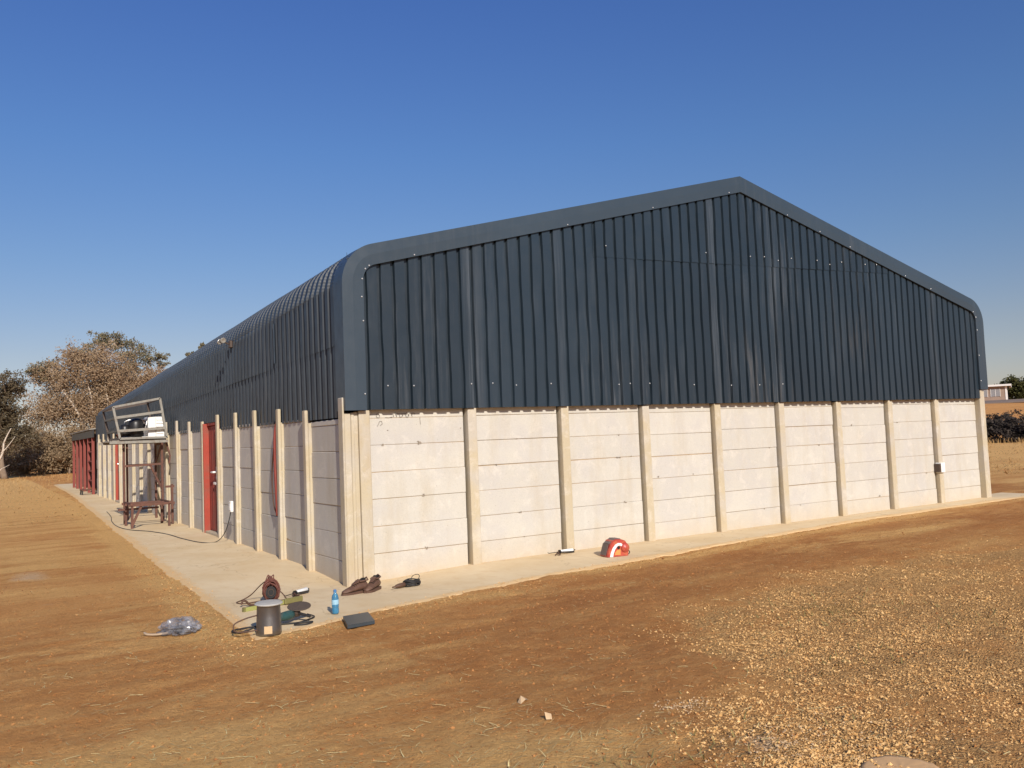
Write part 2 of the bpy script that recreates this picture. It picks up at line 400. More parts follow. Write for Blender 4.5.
def gravel_mask(x, y):
    # boundary runs from the camera's near right, round the dark soil, off to the right
    b = [(-1.2,-7.6),(-.6,-6.6),(.55,-5.6),(.75,-4.6),(1.9,-3.9),(4.5,-3.5),(8,-3.4),(14,-3.6),(30,-7)]
    yb = None
    if x < b[0][0]: return 0
    for (xa, a), (xb, c) in zip(b, b[1:]):
        if x <= xb: yb = lerp(a, c, (x-xa)/(xb-xa)); break
    if yb is None: return .2
    g = sstep(-.6, .7, yb - y + noise.noise((x*.9, y*.9, 9))*.7 + noise.noise((x*3, y*3, 4))*.35)
    return g * (1 - .55*sstep(4, 12, x)) * (.75 + .5*noise.noise((x*.8, y*1.2, 15)))
def straw_mask(x, y):
    d = math.hypot(x-CAMXY[0], y-CAMXY[1])
    m = .18 + .25*noise.noise((x*.35, y*.8, 2.0))
    ins = inside_apron(x, y)
    m += .35 * math.exp(-((ins+.15)/.25)**2)
    if x < -1: m += .12 + .3*max(0, noise.noise((x*.8, y*.5, 12)))
    if x < -1: m += .55 * sstep(9, 40, y) + .15*sstep(1, 6, y)
    if x > 14: m += .5 * sstep(16, 40, d) * (1 - sstep(58, 64, d))
    m += .45*math.exp(-((x+1.2)**2/.5+(y+6.3)**2/.10))     # clump near the bottom
    m += .3*math.exp(-((x+3.6)**2/4+(y+5.5)**2/.5))
    m += .3*math.exp(-((x-8.5)**2/6+(y+2.1)**2/.25))
    return m
def ash_mask(x, y):
    g = lambda cx, cy, sx, sy: math.exp(-(((x-cx)/sx)**2+((y-cy)/sy)**2))
    return 1.0*g(-3.15,3.5,.33,.55) + .8*g(-.33,-6.75,.22,.16) + .6*g(-.25,-6.0,.12,.10) + .9*g(-.15,-7.35,.25,.14) + .45*g(-3.1,1.0,.4,.35)
def green_mask(x, y):
    g = lambda cx, cy, sx, sy: math.exp(-(((x-cx)/sx)**2+((y-cy)/sy)**2))
    return .8*g(2.6,-4.9,.8,.5) + .3*g(-.9,-6.7,.7,.3) + .6*g(3.2,-5.9,.5,.4) + .5*g(1.2,-5.9,.6,.3)
def dark_mask(x, y):
    d = math.exp(-((inside_apron(x, y)+1.3)/1.2)**2) * sstep(-1.2, 1.5, x)
    b = math.exp(-(((x-.2)/1.2)**2+((y+4.9)/1.1)**2))
    s = .6*max(0, noise.noise((x*.5, y*1.0, 21))) 
    return min(1, .62*d + .45*b + s*.35)
def axis(fine0, fine1, step, lo, hi, grow=1.16):
    a = list(np.arange(fine0, fine1 + 1e-6, step))
    s = step; v = fine1
    while v < hi: s = min(s*grow, 14); v += s; a.append(v)
    s = step; v = fine0
    while v > lo: s = min(s*grow, 14); v -= s; a.insert(0, v)
    return a
xs = axis(-6.0, 6.0, .04, -420, 420, 1.10); ys = axis(-8.2, -1.0, .04, -60, 430, 1.10)
xs = sorted(set([round(v, 4) for v in xs])); ys = sorted(set([round(v, 4) for v in ys]))
nx, ny = len(xs), len(ys)
gv = []; A = {k: [] for k in ('gravel', 'straw', 'ash', 'green', 'dark')}
for y in ys:
    for x in xs:
        near = -25 < x < 40 and -12 < y < 45
        gm = gravel_mask(x, y) if near else 0
        ins = inside_apron(x, y)
        z = terrain(x, y)
        if near: z += rough_z(x, y, gm) * (1 if ins < -.15 else .5 if ins < .05 else 0)
        gv.append((x, y, z))
        A['gravel'].append(gm); A['straw'].append(straw_mask(x, y)); A['ash'].append(ash_mask(x, y) if near else 0)
        A['green'].append(green_mask(x, y) if near else 0); A['dark'].append(dark_mask(x, y) if near else 0)
gf = [(j*nx+i, j*nx+i+1, (j+1)*nx+i+1, (j+1)*nx+i) for j in range(ny-1) for i in range(nx-1)]
me = bpy.data.meshes.new('ground'); me.from_pydata(gv, [], gf); me.materials.append(M['ground'])
me.polygons.foreach_set('use_smooth', [True]*len(gf))
for k, v in A.items(): fattr(me, k, v)
tag(link('ground', me), kind='structure')
def gz(x, y):
    return terrain(x, y) + (rough_z(x, y, gravel_mask(x, y)) if inside_apron(x, y) < -.15 else 0)

# concrete apron round two sides of the building (grid clipped to a wobbly outline)
def build_apron():
    vs = []; fs = []; ed = []
    def sheet(rows):
        n = len(rows[0]); o = len(vs)
        for r in rows:
            for (x, y) in r:
                e = max(0, 1 - max(0, inside_apron(x, y))/.35)
                vs.append((x, y, slab_z(x, y) + noise.noise((x*2, y*2, 0))*.004 - .016*max(0, e-.8)/.2)); ed.append(e)
        for a in range(len(rows)-1):
            for b in range(n-1): fs.append((o+a*n+b, o+a*n+b+1, o+(a+1)*n+b+1, o+(a+1)*n+b))
    ts = [0, .01, .03, .06, .1, .15, .21, .28, .36, .45, .55, .66, .78, .9, 1]
    def ew(x, y): return wob(x, y)*.5 + noise.noise((x*19, y*19, 3.3))*.03
    corner = [(lerp(-1.82, .35, q), None) for q in [k/48 for k in range(49)]]
    rows = []
    for k in range(45):
        t = (k/44)**1.3; r = []
        for m in range(49):
            q = (m/48)**1.3
            yl = lerp(-2.46, .3, t); xl = apron_left(yl) - ew(-1.8, yl); x = lerp(xl, .35, q)
            yf = apron_front(x) - ew(x, -2.2); r.append((x, lerp(yf, .3, t)))
        rows.append(r)
    sheet(rows)
    rows = []; y = .3
    while y < 36:
        xl = apron_left(y) - ew(-1.8, y); rows.append([(lerp(xl, .35, (m/48)**1.3), y) for m in range(49)]); y += .045 + .004*max(0, y)
    sheet(rows)
    rows = []; x = .35
    while x < 15.2:
        yf = apron_front(x) - ew(x, -2.2); rows.append([(x, lerp(yf, .3, (m/44)**1.3)) for m in range(45)][::-1]); x += .045 + .002*x
    sheet(rows)
    key = {}; mp = []; v2 = []; e2 = []
    for v, e in zip(vs, ed):
        k = (round(v[0], 3), round(v[1], 3))
        if k not in key: key[k] = len(v2); v2.append(v); e2.append(e)
        mp.append(key[k])
    fs[:] = [tuple(mp[i] for i in f) for f in fs]; vs[:] = v2; ed[:] = e2
    # turned-down rim
    n0 = len(vs); cnt = {}
    for f in fs:
        for a, b in zip(f, f[1:]+f[:1]): cnt[(a, b)] = 1
    low = {}
    for (a, b) in list(cnt):
        if (b, a) in cnt or vs[a][0] > .3 and vs[a][1] > .25: continue
        for q in (a, b):
            if q not in low: low[q] = len(vs); x, y, z = vs[q]; vs.append((x, y, z-.06)); ed.append(1)
        fs.append((b, a, low[a], low[b]))
    me = bpy.data.meshes.new('pavement'); me.from_pydata(vs, [], fs); me.materials.append(M['apron'])
    me.polygons.foreach_set('use_smooth', [True]*len(fs)); fattr(me, 'edge', ed)
    return tag(link('pavement', me), kind='structure')
build_apron()

# ---- loose material lying on the soil: gravel, clods, straw (nobody could count it)
def stones(name, pts, mat):
    P = np.array(pts); n = len(P)
    base = np.array([(1,0,0),(-1,0,0),(0,1,0),(0,-1,0),(0,0,1),(0,0,-1)], float)
    tri = np.array([(0,2,4),(2,1,4),(1,3,4),(3,0,4),(2,0,5),(1,2,5),(3,1,5),(0,3,5)])
    r = P[:, 3][:, None]
    sc = np.stack([rng.uniform(.7,1.3,n), rng.uniform(.6,1.1,n), rng.uniform(.5,.9,n)], 1) * r
    v = base[None]*sc[:, None, :] + rng.uniform(-.32,.32,(n,6,3))*r[:, :, None]
    a = rng.uniform(0, 6.283, n); c, sn = np.cos(a)[:, None], np.sin(a)[:, None]
    x = v[:,:,0]*c - v[:,:,1]*sn; y = v[:,:,0]*sn + v[:,:,1]*c
    V = np.stack([x, y, v[:,:,2]], 2) + P[:, None, :3]
    F = (tri[None] + (np.arange(n)*6)[:, None, None]).reshape(-1, 3)
    me = bpy.data.meshes.new(name); me.from_pydata(V.reshape(-1, 3).tolist(), [], F.tolist()); me.materials.append(mat)
    fattr(me, 'tone', np.repeat(rng.random(n), 6))
    return link(name, me)
def near_pt(ymin=-8.6, ymax=1.5):
    # denser close to the photographer's feet
    while True:
        d = 3.2 * (22/3.2)**random.random(); a = random.uniform(-.08, 1.22)
        x, y = CAMXY[0] + d*math.sin(a), CAMXY[1] + d*math.cos(a)
        if ymin < y < ymax: return x, y
gp = []; cp = []; ap = []
while len(gp) < 60000:
    x, y = near_pt(-8.4, -1.8)
    if random.random() < gravel_mask(x, y)**1.5 * min(1, max(.12, .55 + 1.3*noise.noise((x*1.1, y*1.5, 44)))) and inside_apron(x, y) < -.1:
        gp.append((x, y, gz(x, y)+.002, random.choice((.002,.0025,.003,.0035,.004,.005,.006,.007,.011))*random.uniform(.7,1.2)))
while len(cp) < 14000:
    x, y = near_pt(-8.4, 4)
    if inside_apron(x, y) < -.02 and random.random() < .12 + .6*dark_mask(x, y) + .8*math.exp(-((inside_apron(x, y)+.12)/.22)**2):
        cp.append((x, y, gz(x, y)+.001, random.choice((.003,.004,.005,.006,.008,.011))*random.uniform(.7,1.3)))
for _ in range(3000):
    cx, cy, sx = random.choice(((-.33,-6.75,.17),(-.25,-6.0,.10),(.1,-7.0,.35)))
    x, y = random.gauss(cx, sx), random.gauss(cy, sx*.6)
    if len(ap) < 600: ap.append((x, y, gz(x, y)+.003, random.uniform(.003,.009)))
ec = []
while len(ec) < 3000:
    x, y = near_pt(-3.2, 12); ins = inside_apron(x, y) + random.gauss(0, .03)
    if -.55 < ins < .16 and random.random() < math.exp(-((ins+.05)/.16)**2) + .12:
        ec.append((x, y, (gz(x, y) if ins < 0.02 else slab_z(x, y)) + .003, random.choice((.002,.003,.004,.005,.008))*random.uniform(.7,1.3)))
gp += ec
tag(stones('gravel', gp, M['stone']), 'loose tan gravel spread over the soil at the right', 'gravel', kind='stuff')
tag(stones('soil_clods', cp, M['clod']), 'small red brown soil clods scattered over the bare ground', 'soil clods', kind='stuff')
tag(stones('pale_gravel', ap, M['ashstone']), 'pale grey grit in small patches near the bottom of the view', 'grit', kind='stuff')
def blades(name, pts, mat, flat=True):
    vs = []; fs = []
    for x, y, z, L, w, a, up in pts:
        o = len(vs); dx, dy = math.cos(a), math.sin(a)
        bend = random.uniform(-.25, .25)*L
        for k, t in enumerate((0, .5, 1)):
            cx = x + dx*L*t - dy*bend*t*t; cy = y + dy*L*t + dx*bend*t*t; cz = z + up*t*(1.6-t*.6)
            ww = w*(1-.6*t)
            vs.append((cx - dy*ww, cy + dx*ww, cz)); vs.append((cx + dy*ww, cy - dx*ww, cz + .3*w))
        fs += [(o,o+1,o+3,o+2),(o+2,o+3,o+5,o+4)]
    me = bpy.data.meshes.new(name); me.from_pydata(vs, [], fs); me.materials.append(mat)
    return link(name, me)
sp = []
while len(sp) < 10000:
    x, y = near_pt(-8.3, 6)
    ins = inside_apron(x, y)
    p = .03 + .5*max(0, straw_mask(x, y)) + .9*max(0, noise.noise((x*1.3+y*.4, y*2.2, 31)))**1.3
    if ins > .12: p = .004
    elif ins > -.25: p = .9
    if random.random() < p * (1 - .9*gravel_mask(x, y)):
        zz = gz(x, y) + .006 if ins < 0 else slab_z(x, y) + .005
        a = random.gauss(-.55, .5) if random.random() < .8 else random.uniform(0, 6.28)
        sp.append((x, y, zz, random.uniform(.02,.11), random.uniform(.001,.0027), a, random.uniform(.0,.006)))
for _ in range(650):     # clumps with some upstanding stalks
    cx, cy, s = random.choice(((-1.3,-6.25,.5),(-.9,-6.6,.5),(-1.95,-2.1,.25),(-2.1,-1.4,.3),(-3.4,-5.8,.7),(-1.6,-6.1,.5)))
    x, y = random.gauss(cx, s), random.gauss(cy, s*.35)
    if inside_apron(x, y) > .1: continue
    sp.append((x, y, gz(x, y)+.003, random.uniform(.03,.10), random.uniform(.0015,.003), random.gauss(-.55,.7), random.uniform(.002,.025)))
tag(blades('dry_straw', sp, M['straw']), 'dry straw flecks strewn over the red soil', 'straw', kind='stuff')
wp = []
while len(wp) < 420:
    x, y = near_pt(-8.0, -3)
    if random.random() < green_mask(x, y):
        wp.append((x, y, gz(x, y), random.uniform(.02,.05), random.uniform(.003,.006), random.uniform(0,6.28), random.uniform(.01,.04)))
tag(blades('low_weeds', wp, M['weed']), 'sparse olive weeds among the gravel', 'weeds', kind='stuff')
gpts = []
while len(gpts) < 9000:
    if random.random() < .55:
        y = random.uniform(12, 62); x = random.uniform(-6 - y*.12, 1 + y*.13)
        if inside_apron(x, y) > -.1 and y < 37: continue
        h = random.uniform(.02,.09) * (.5 + sstep(15, 45, y))
    else:
        d = random.uniform(28, 60); a = R(random.uniform(56, 70)); x = CAMXY[0] + d*math.sin(a); y = CAMXY[1] + d*math.cos(a)
        h = random.uniform(.05,.2) * (.4 + 1.6*sstep(50, 57, d))
    if noise.noise((x*.3, y*.3, 1)) < -.15 and random.random() < .8: continue
    gpts.append((x, y, terrain(x, y)-.01, random.uniform(.03,.12), random.uniform(.006,.016), random.uniform(0,6.28), h))
tag(blades('dry_grass', gpts, M['grass']), 'short golden dry grass in the far fields', 'grass', kind='stuff')

# ------------------------------------------------------------------ warehouse
W, L = 13.98, 24.0
RAD, SL = .52, math.atan(.258)
ZC = 3.98                                  # where wall line and roof line would meet
T = RAD * math.tan((math.pi/2 - SL)/2)
def roof_path(off=0.0, z0=1.95, crimps=0):
    """left half of the cross-section from the wall foot to the ridge, pushed outward by off; list of (x, z)"""
    cx, cz = -.015 + RAD, ZC - T
    n = max(14, crimps*2); p = [(-.015 - off, z0), (-.015 - off, (z0+cz)/2)]
    for i in range(n+1):
        a = (math.pi/2 - SL) * i / n
        r = RAD + off + (0 if not crimps or i in (0, n) else (.0016 if i % 2 else -.0016))
        p.append((cx - r*math.cos(a), cz + r*math.sin(a)))
    nx_, nz_ = -math.sin(SL), math.cos(SL)
    ex, ez = cx - (RAD+off)*math.sin(SL), cz + (RAD+off)*math.cos(SL)
    rz = ez + (W/2 - ex) * math.tan(SL)
    for t in (.33, .66): p.append((lerp(ex, W/2, t), lerp(ez, rz, t)))
    p.append((W/2, rz)); return p
def groove(s0, s1, pitch=.2, wide=.050, floor_=.030, depth=.038):
    """cross-section stations (s, inward depth, sheet number)"""
    out = []; k = math.floor(s0/pitch)
    while k*pitch < s1 + pitch:
        c = (k + .5)*pitch
        for ds, d in ((-wide/2, 0), (-floor_/2, depth), (floor_/2, depth), (wide/2, 0)):
            if s0 <= c+ds <= s1: out.append((c+ds, d, k // 5))
        k += 1
    return [(s0, 0, math.floor(s0/pitch)//5)] + out + [(s1, 0, math.floor(s1/pitch)//5)]
wh = empty('warehouse', (0,0,0), 0, 'long warehouse with charcoal steel sheeting above a pale precast concrete panel wall', 'warehouse')
def gable_top(x): # inner edge of sheet on the gable (hidden behind the flashing)
    x = min(x, W - x); p = roof_path(-.1)
    pts = p[1:]
    for (xa, za), (xb, zb) in zip(pts, pts[1:]):
        if xa <= x <= xb and xb > xa: return lerp(za, zb, (x-xa)/(xb-xa))
    return p[1][1] + 1.2
def gable_sheet(x0, x1, zlo, zhi, yout, seed):
    vs = []; fs = []; tone = []; painted_sheen = []; st = groove(x0, x1, .19, .060, .038, .046)
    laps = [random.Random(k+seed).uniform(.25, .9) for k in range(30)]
    rows = 30
    for (s, d, sh) in st:
        random.seed(sh*7+seed); tn = random.uniform(.25, .75); oy = random.uniform(-.004, .004)
        zb = zlo if not callable(zlo) else zlo(s); zt = zhi(s)
        rib = math.floor(s/.19)
        for r in range(rows+1):
            z = lerp(zb, zt, r/rows)
            wx = noise.noise((rib*3.7, z*1.25, seed))*.011 + noise.noise((rib*1.7, z*3.1, seed+2))*.007 + noise.noise((rib*.31, z*.5, seed+5))*.014
            wy = noise.noise((s*1.3, z*1.1, seed+9))*.006
            # bowed where it is screwed to the rails
            vs.append((s + wx, yout + d*(.82 + .25*noise.noise((rib*2.1, z*2.2, 3))) + oy + wy, z)); tone.append(min(1, max(0, tn + (.1 if d == 0 else -.35))))  # groove stations go darker: recess shade put into the tone
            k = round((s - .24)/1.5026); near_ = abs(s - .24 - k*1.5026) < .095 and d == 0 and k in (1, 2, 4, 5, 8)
            painted_sheen.append((laps[k] * max(0, .55 + .9*noise.noise((s*30, z*1.1, 3)))) if near_ else max(0, noise.noise((s*17, z*.9, 8)) - .38) if d == 0 else 0)  # bright streaks near the posts, a highlight painted as paler colour
    n = rows+1
    for i in range(len(st)-1):
        for r in range(rows): fs.append((i*n+r, (i+1)*n+r, (i+1)*n+r+1, i*n+r+1))
    me = bpy.data.meshes.new('gable_sheeting'); me.from_pydata(vs, [], fs); me.materials.append(M['sheet']); fattr(me, 'tone', tone); fattr(me, 'painted_sheen', painted_sheen)
    return link('gable_sheeting', me, wh)
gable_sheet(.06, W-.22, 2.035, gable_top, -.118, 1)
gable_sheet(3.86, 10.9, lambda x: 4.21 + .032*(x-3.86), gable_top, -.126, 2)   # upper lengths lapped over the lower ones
random.seed(3)
# screws along the sheet foot and flashing: each its own small part
mb = MB(); mb.lathe([(.0095,0),(.0095,.005),(.004,.009)], 8); scr = mb.build('screw', M['screw'], wh)
scr.matrix_local = Matrix.Translation((.55, -.121, 2.33)) @ Matrix.Rotation(R(90), 4, 'X')
def screw(x, y, z, parent=None):
    c = scr.copy(); COL.objects.link(c); c.parent = parent or wh; c.matrix_local = Matrix.Translation((x, y, z)) @ Matrix.Rotation(R(90), 4, 'X')
for k in range(46):
    x = .9 + k*.3
    if x > 8: break
    if random.random() < .5: screw(x + random.uniform(-.06,.06), -.121, 2.33 + random.uniform(-.02,.03))
for k in range(20):
    x = 4.1 + k*.34
    if random.random() < .6: screw(x, -.131, 4.30 + .032*(x-3.86) + random.uniform(0,.09))

def flashing(mirror):
    out = roof_path(.012, 2.03 if not mirror else 2.22); inn = []
    # inner edge .26 inside the outer one, with its own softer corner
    wdt = .262
    cx, cz = -.015 + RAD, ZC - T
    for (x, z) in out:
        pass
    n = 14; ri = .22; inn = []
    x_in = -.027 + wdt + .015
    # inner corner: intersection of the inner vertical with the inner roof line
    zi0 = ZC - (wdt-.02)/math.cos(SL) + x_in*math.tan(SL)
    Ti = ri*math.tan((math.pi/2-SL)/2); icx, icz = x_in + ri, zi0 - Ti
    inn = [(x_in, out[0][1]), (x_in, (out[0][1]+icz)/2)]
    for i in range(n+1):
        a = (math.pi/2-SL)*i/n; inn.append((icx - ri*math.cos(a), icz + ri*math.sin(a)))
    ex, ez = inn[-1]; rz = ez + (W/2-ex)*math.tan(SL)
    for t in (.33, .66): inn.append((lerp(ex, W/2, t), lerp(ez, rz, t)))
    inn.append((W/2, rz))
    # densify
    def dens(p):
        q = []
        for i, (a, b) in enumerate(zip(p, p[1:])):
            m = 8 if i in (0, 1) or i >= n+2 else 1
            for k in range(m): q.append((lerp(a[0], b[0], k/m), lerp(a[1], b[1], k/m)))
        return q + [p[-1]]
    o2, i2 = dens(out), dens(inn)
    vs = []; fs = []; tone = []
    mx = (lambda x: W - x) if mirror else (lambda x: x)
    for (xo, zo), (xi, zi) in zip(o2, i2):
        w = noise.noise((xo*.9, zo*.9, 3))*.006
        for (x, y, z) in ((xi, -.128, zi), (xi, -.158+w, zi), (lerp(xi, xo, .5), -.162 + w*1.6, lerp(zi, zo, .5)), (xo, -.158+w, zo), (xo, -.06, zo), (xo, .14, zo)):
            vs.append((mx(x), y, z)); tone.append(.5 + .4*noise.noise((xo*.4, zo*.4, 8)))
    for i in range(len(o2)-1):
        for k in range(5):
            q = (i*6+k, (i+1)*6+k, (i+1)*6+k+1, i*6+k+1); fs.append(q if not mirror else q[::-1])
    me = bpy.data.meshes.new('verge_flashing'); me.from_pydata(vs, [], fs); me.materials.append(M['flash']); fattr(me, 'tone', tone)
    o = link('verge_flashing', me, wh)
    for i in range(2, len(i2), 3):
        xi, zi = i2[i]; xo, zo = o2[i]
        if random.random() < .4:
            t = random.choice((.06, .08, .1)); screw(mx(lerp(xi, xo, t)), -.162, lerp(zi, zo, t))
flashing(False); flashing(True)

def eave_drop(y, z): return .034*max(0, y - .2) * sstep(2.3, 3.2, z)   # the roof of the old frame sinks towards the far end
def side_sheets(mirror, name, z_lo, z_split=2.84):
    """ribbed sheets: plain vertical lengths, and curved lengths that turn into the roof"""
    mx = (lambda x: W - x) if mirror else (lambda x: x)
    objs = []
    for part in ('wall', 'roof'):
        st = groove(.0, L, .2, .105, .065, .042)
        vs = []; fs = []; tone = []; n = None
        for (s, d, sh) in st:
            random.seed(sh*13 + (5 if part == 'roof' else 2)); tn = random.uniform(.1, .9); ox = random.uniform(-.002, .002); lap = 0
            if part == 'wall':
                zl = z_lo(s); zt = z_split + .15
                path = [(-.015, lerp(zl, zt, t/8)) for t in range(9)] 
                for (x, z) in path:
                    vs.append((mx(x + d + ox + noise.noise((s*.8, z*1.2, 2))*.008), s + noise.noise((math.floor(s/.2)*2.3, z*1.1, 6))*.012, z)); tone.append(tn)
            else:
                path = roof_path(0, z_split, crimps=16); path = [path[0], path[1]] + path[2:]
                m = len(path)
                for i, (x, z) in enumerate(path):
                    a, b = path[max(i-1,0)], path[min(i+1, m-1)]; tx, tz = b[0]-a[0], b[1]-a[1]; l = math.hypot(tx, tz)
                    nxx, nzz = -tz/l, tx/l
                    off = .008 - d*1.0 + ox + noise.noise((s*.35, i*.25, 4))*.010 + noise.noise((s*.8, z*1.2, 2))*-.008*(1 if i < 2 else 0)
                    vs.append((mx(x + nxx*off), s + (noise.noise((math.floor(s/.2)*2.3, z*1.1, 6))*.012 if i < 2 else 0), z + nzz*off - eave_drop(s, z))); tone.append(tn)
            n = len(path)
        for i in range(len(st)-1):
            for r in range(n-1):
                q = (i*n+r, i*n+r+1, (i+1)*n+r+1, (i+1)*n+r); fs.append(q if not mirror else q[::-1])
        nm = name if part == 'wall' else 'roof_sheeting'
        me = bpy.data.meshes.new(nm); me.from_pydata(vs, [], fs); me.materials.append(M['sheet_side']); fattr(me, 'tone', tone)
        objs.append(link(nm, me, wh))
    return objs
DOORS = [(6.10, 7.14), (18.12, 19.15)]
def side_foot(y):
    for a, b in DOORS:
        if a - .0 < y < b + .05: return 2.09 + slab_z(0, y)*.8
    return 1.955 + .004*min(max(y,0),24) + .02*noise.noise((math.floor(y), 0, 0))
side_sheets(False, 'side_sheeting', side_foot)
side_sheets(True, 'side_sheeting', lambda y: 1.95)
random.seed(77)
# end wall far away and ridge cap, liner (keeps daylight out of the gaps)
mb = MB(); p = roof_path(-.06, 0); p = [(x, z - eave_drop(L, z)) for x, z in p]; poly = [Vector((x, L-.02, z)) for x, z in p] + [Vector((W-x, L-.02, z)) for x, z in p[::-1][1:]]
mb.prism(poly, (0,0,0), (0,.05,0)); e = mb.build('end_wall', M['sheet_side'], wh); fattr(e.data, 'tone', [.5]*len(e.data.vertices))
mb = MB()
for sx in (-1, 1):
    dz = eave_drop(L, 5); mb.add([(W/2, -.12, 5.795), (W/2, L, 5.795-dz), (W/2+sx*.3, L, 5.795-.3*.258+.006-dz), (W/2+sx*.3, -.12, 5.795-.3*.258+.006)], [(0,1,2,3)])
e = mb.build('ridge_cap', M['flash'], wh); fattr(e.data, 'tone', [.5]*len(e.data.vertices))

# precast posts and panels
XP = [.262 + 1.5026*k for k in range(0, 10)]
YP = [.016 + 1.201*k for k in range(1, 21)]
def set_tone(o, lo=.2, hi=.8):
    fattr(o.data, 'tone', [random.uniform(lo, hi)]*len(o.data.vertices)); return o
def concrete_post(boxes):
    mb = MB()
    for b in boxes: mb.cbox(*b, c=.007)
    o = set_tone(mb.build('post', M['post'], wh)); 
    lean = random.uniform(-.004, .004); 
    for v in o.data.vertices: v.co.x += lean*v.co.z; v.co.y += random.uniform(-.0015, .0015)
    return o
for k in range(1, 9):
    x = XP[k]; concrete_post([(x-.066, x+.066, -.076, .06, -.1, 2.026 + (.01 if k % 3 else -.004))])
# corner cluster: two posts with a packed joint, the outer one tall on its outer edge
concrete_post([(-.046, -.022, -.095, .05, -.16, 2.19), (-.020, .062, -.088, .05, -.16, 2.0)])
concrete_post([(.066, .108, -.070, .05, -.16, 2.005)])
concrete_post([(.112, .176, -.052, .05, -.16, 2.015), (.178, .322, -.078, .06, -.16, 2.03)])
concrete_post([(13.745, 13.84, -.118, .06, -.1, 2.21)])
concrete_post([(13.844, 13.96, -.095, .09, -.1, 2.20)])
for k, y in enumerate(YP[:-1], 1):
    b = slab_z(-.05, y)
    concrete_post([(-.080, -.036, y-.055, y+.055, b-.1, b + 2.15 + random.uniform(-.06,.06)), (-.034, .035, y-.053, y+.053, b-.1, b + 1.95 + random.uniform(-.03,.02))])
def wall_bay(axis_, a, b, zb, zt, jog=0):
    mb = MB(); tones = []; z = zb - .1; tops = [zb + .265 + jog + .333*i for i in range(7)]; lo = z
    for t in tops:
        hi = min(t, zt)
        if hi - lo < .03: break
        o = random.uniform(-.006, .006); n0 = len(mb.v)
        g = random.uniform(.0003, .004)
        if axis_ == 'x': mb.cbox(a, b, 0+o, .05+o, lo+g, hi-.001, c=.006)
        else: mb.cbox(.0+o, .05+o, a, b, lo+g, hi-.001, c=.006)
        for q in range(n0, len(mb.v)): pass
        tn = random.uniform(.1, .95); t1, t2, t3 = random.uniform(-.006,.006), random.uniform(-.004,.004), random.uniform(-.006,.006)
        for q in range(n0, len(mb.v)):
            v = list(mb.v[q]); fr = (v[0 if axis_ == 'x' else 1]-a)/(b-a) - .5; up_ = 1 if v[2] > (lo+hi)/2 else 0
            v[2] += fr*(t1 if up_ else 0) - (abs(t3)*.4 if up_ else 0); v[1 if axis_ == 'x' else 0] += fr*t2 + (up_-.5)*t3
            mb.v[q] = tuple(v)
        mb.m = 1
        if hi < zt - .01:
            if axis_ == 'x': mb.box(a+.01, b-.002, .009, .04, hi-.03, hi+.03)
            else: mb.box(.009, .04, a, b, hi-.03, hi+.03)
        mb.m = 0; tones += [tn]*(len(mb.v)-n0); lo = hi
    o = mb.build('wall_panel', [M['panel'], M['joint']], wh); fattr(o.data, 'tone', tones); return o
bounds = [.33] + [XP[k] for k in range(1, 9)] + [13.79]
bays = [wall_bay('x', bounds[i] + (.0 if i == 0 else .04), bounds[i+1] - (.098 if i < 8 else .05), 0, 2.3, random.uniform(-.02, .02)) for i in range(9)]
ylist = [.05] + YP
for i in range(len(ylist)-1):
    a, b = ylist[i], min(ylist[i+1], L)
    if any(abs((a+b)/2 - (d0+d1)/2) < .4 for d0, d1 in DOORS): continue
    wall_bay('y', a + .03, b - .03, slab_z(0, (a+b)/2), 1.985 + slab_z(0, (a+b)/2), random.uniform(-.02, .02))
mb = MB(); mb.box(W-.09, W-.03, .05, L, -.1, 2.3); mb.box(.3, W-.1, .09, .10, 0, 2.6); set_tone(mb.build('back_wall', M['panel'], wh))
mb = MB(); mb.box(.10, .11, .1, L-.05, 0, 2.5); mb.build('liner', M['darkhole'], wh)
# pencil scribbles and chips on the first bay
def scribble(x0, x1, z, h, n, seed):
    random.seed(seed); mb = MB(); x = x0
    for k in range(n):
        w = (x1-x0)/n; typ = random.random(); pts = []
        for t in range(9):
            a = 6.28*t/8 * (1 if typ > .4 else .6) + random.random()*.3
            pts.append((x + w*.5 + w*.45*math.cos(a), -.0068, z + h*.5*math.sin(a) + random.uniform(-.1,.1)*h))
        mb.tube(pts, .0028, 4); x += w
    return mb
scribble(.66, .96, 1.965, .055, 7, 4).build('pencil_mark', M['pencil'], bays[0])
scribble(.43, .48, 1.965, .06, 1, 9).build('pencil_mark', M['pencil'], bays[0]); mb = MB(); mb.tube([(.55,-.0068,1.94),(.60,-.0068,1.936),(.65,-.0068,1.945)], .003, 4)
mb.build('pencil_mark', M['pencil'], bays[0]); mb = MB(); mb.tube([(.455,-.0068,1.85),(.47,-.0068,1.89),(.50,-.0068,1.895),(.51,-.0068,1.86),(.48,-.0068,1.84)], .0028, 4); mb.tube([(.44,-.0068,1.83),(.47,-.0068,1.88)], .0028, 4)
mb.build('pencil_mark', M['pencil'], bays[0]); mb = MB(); mb.tube([(1.03,-.0068,1.93),(1.035,-.0068,1.84)], .0025, 4)
mb.build('pencil_mark', M['pencil'], bays[0])
random.seed(21)
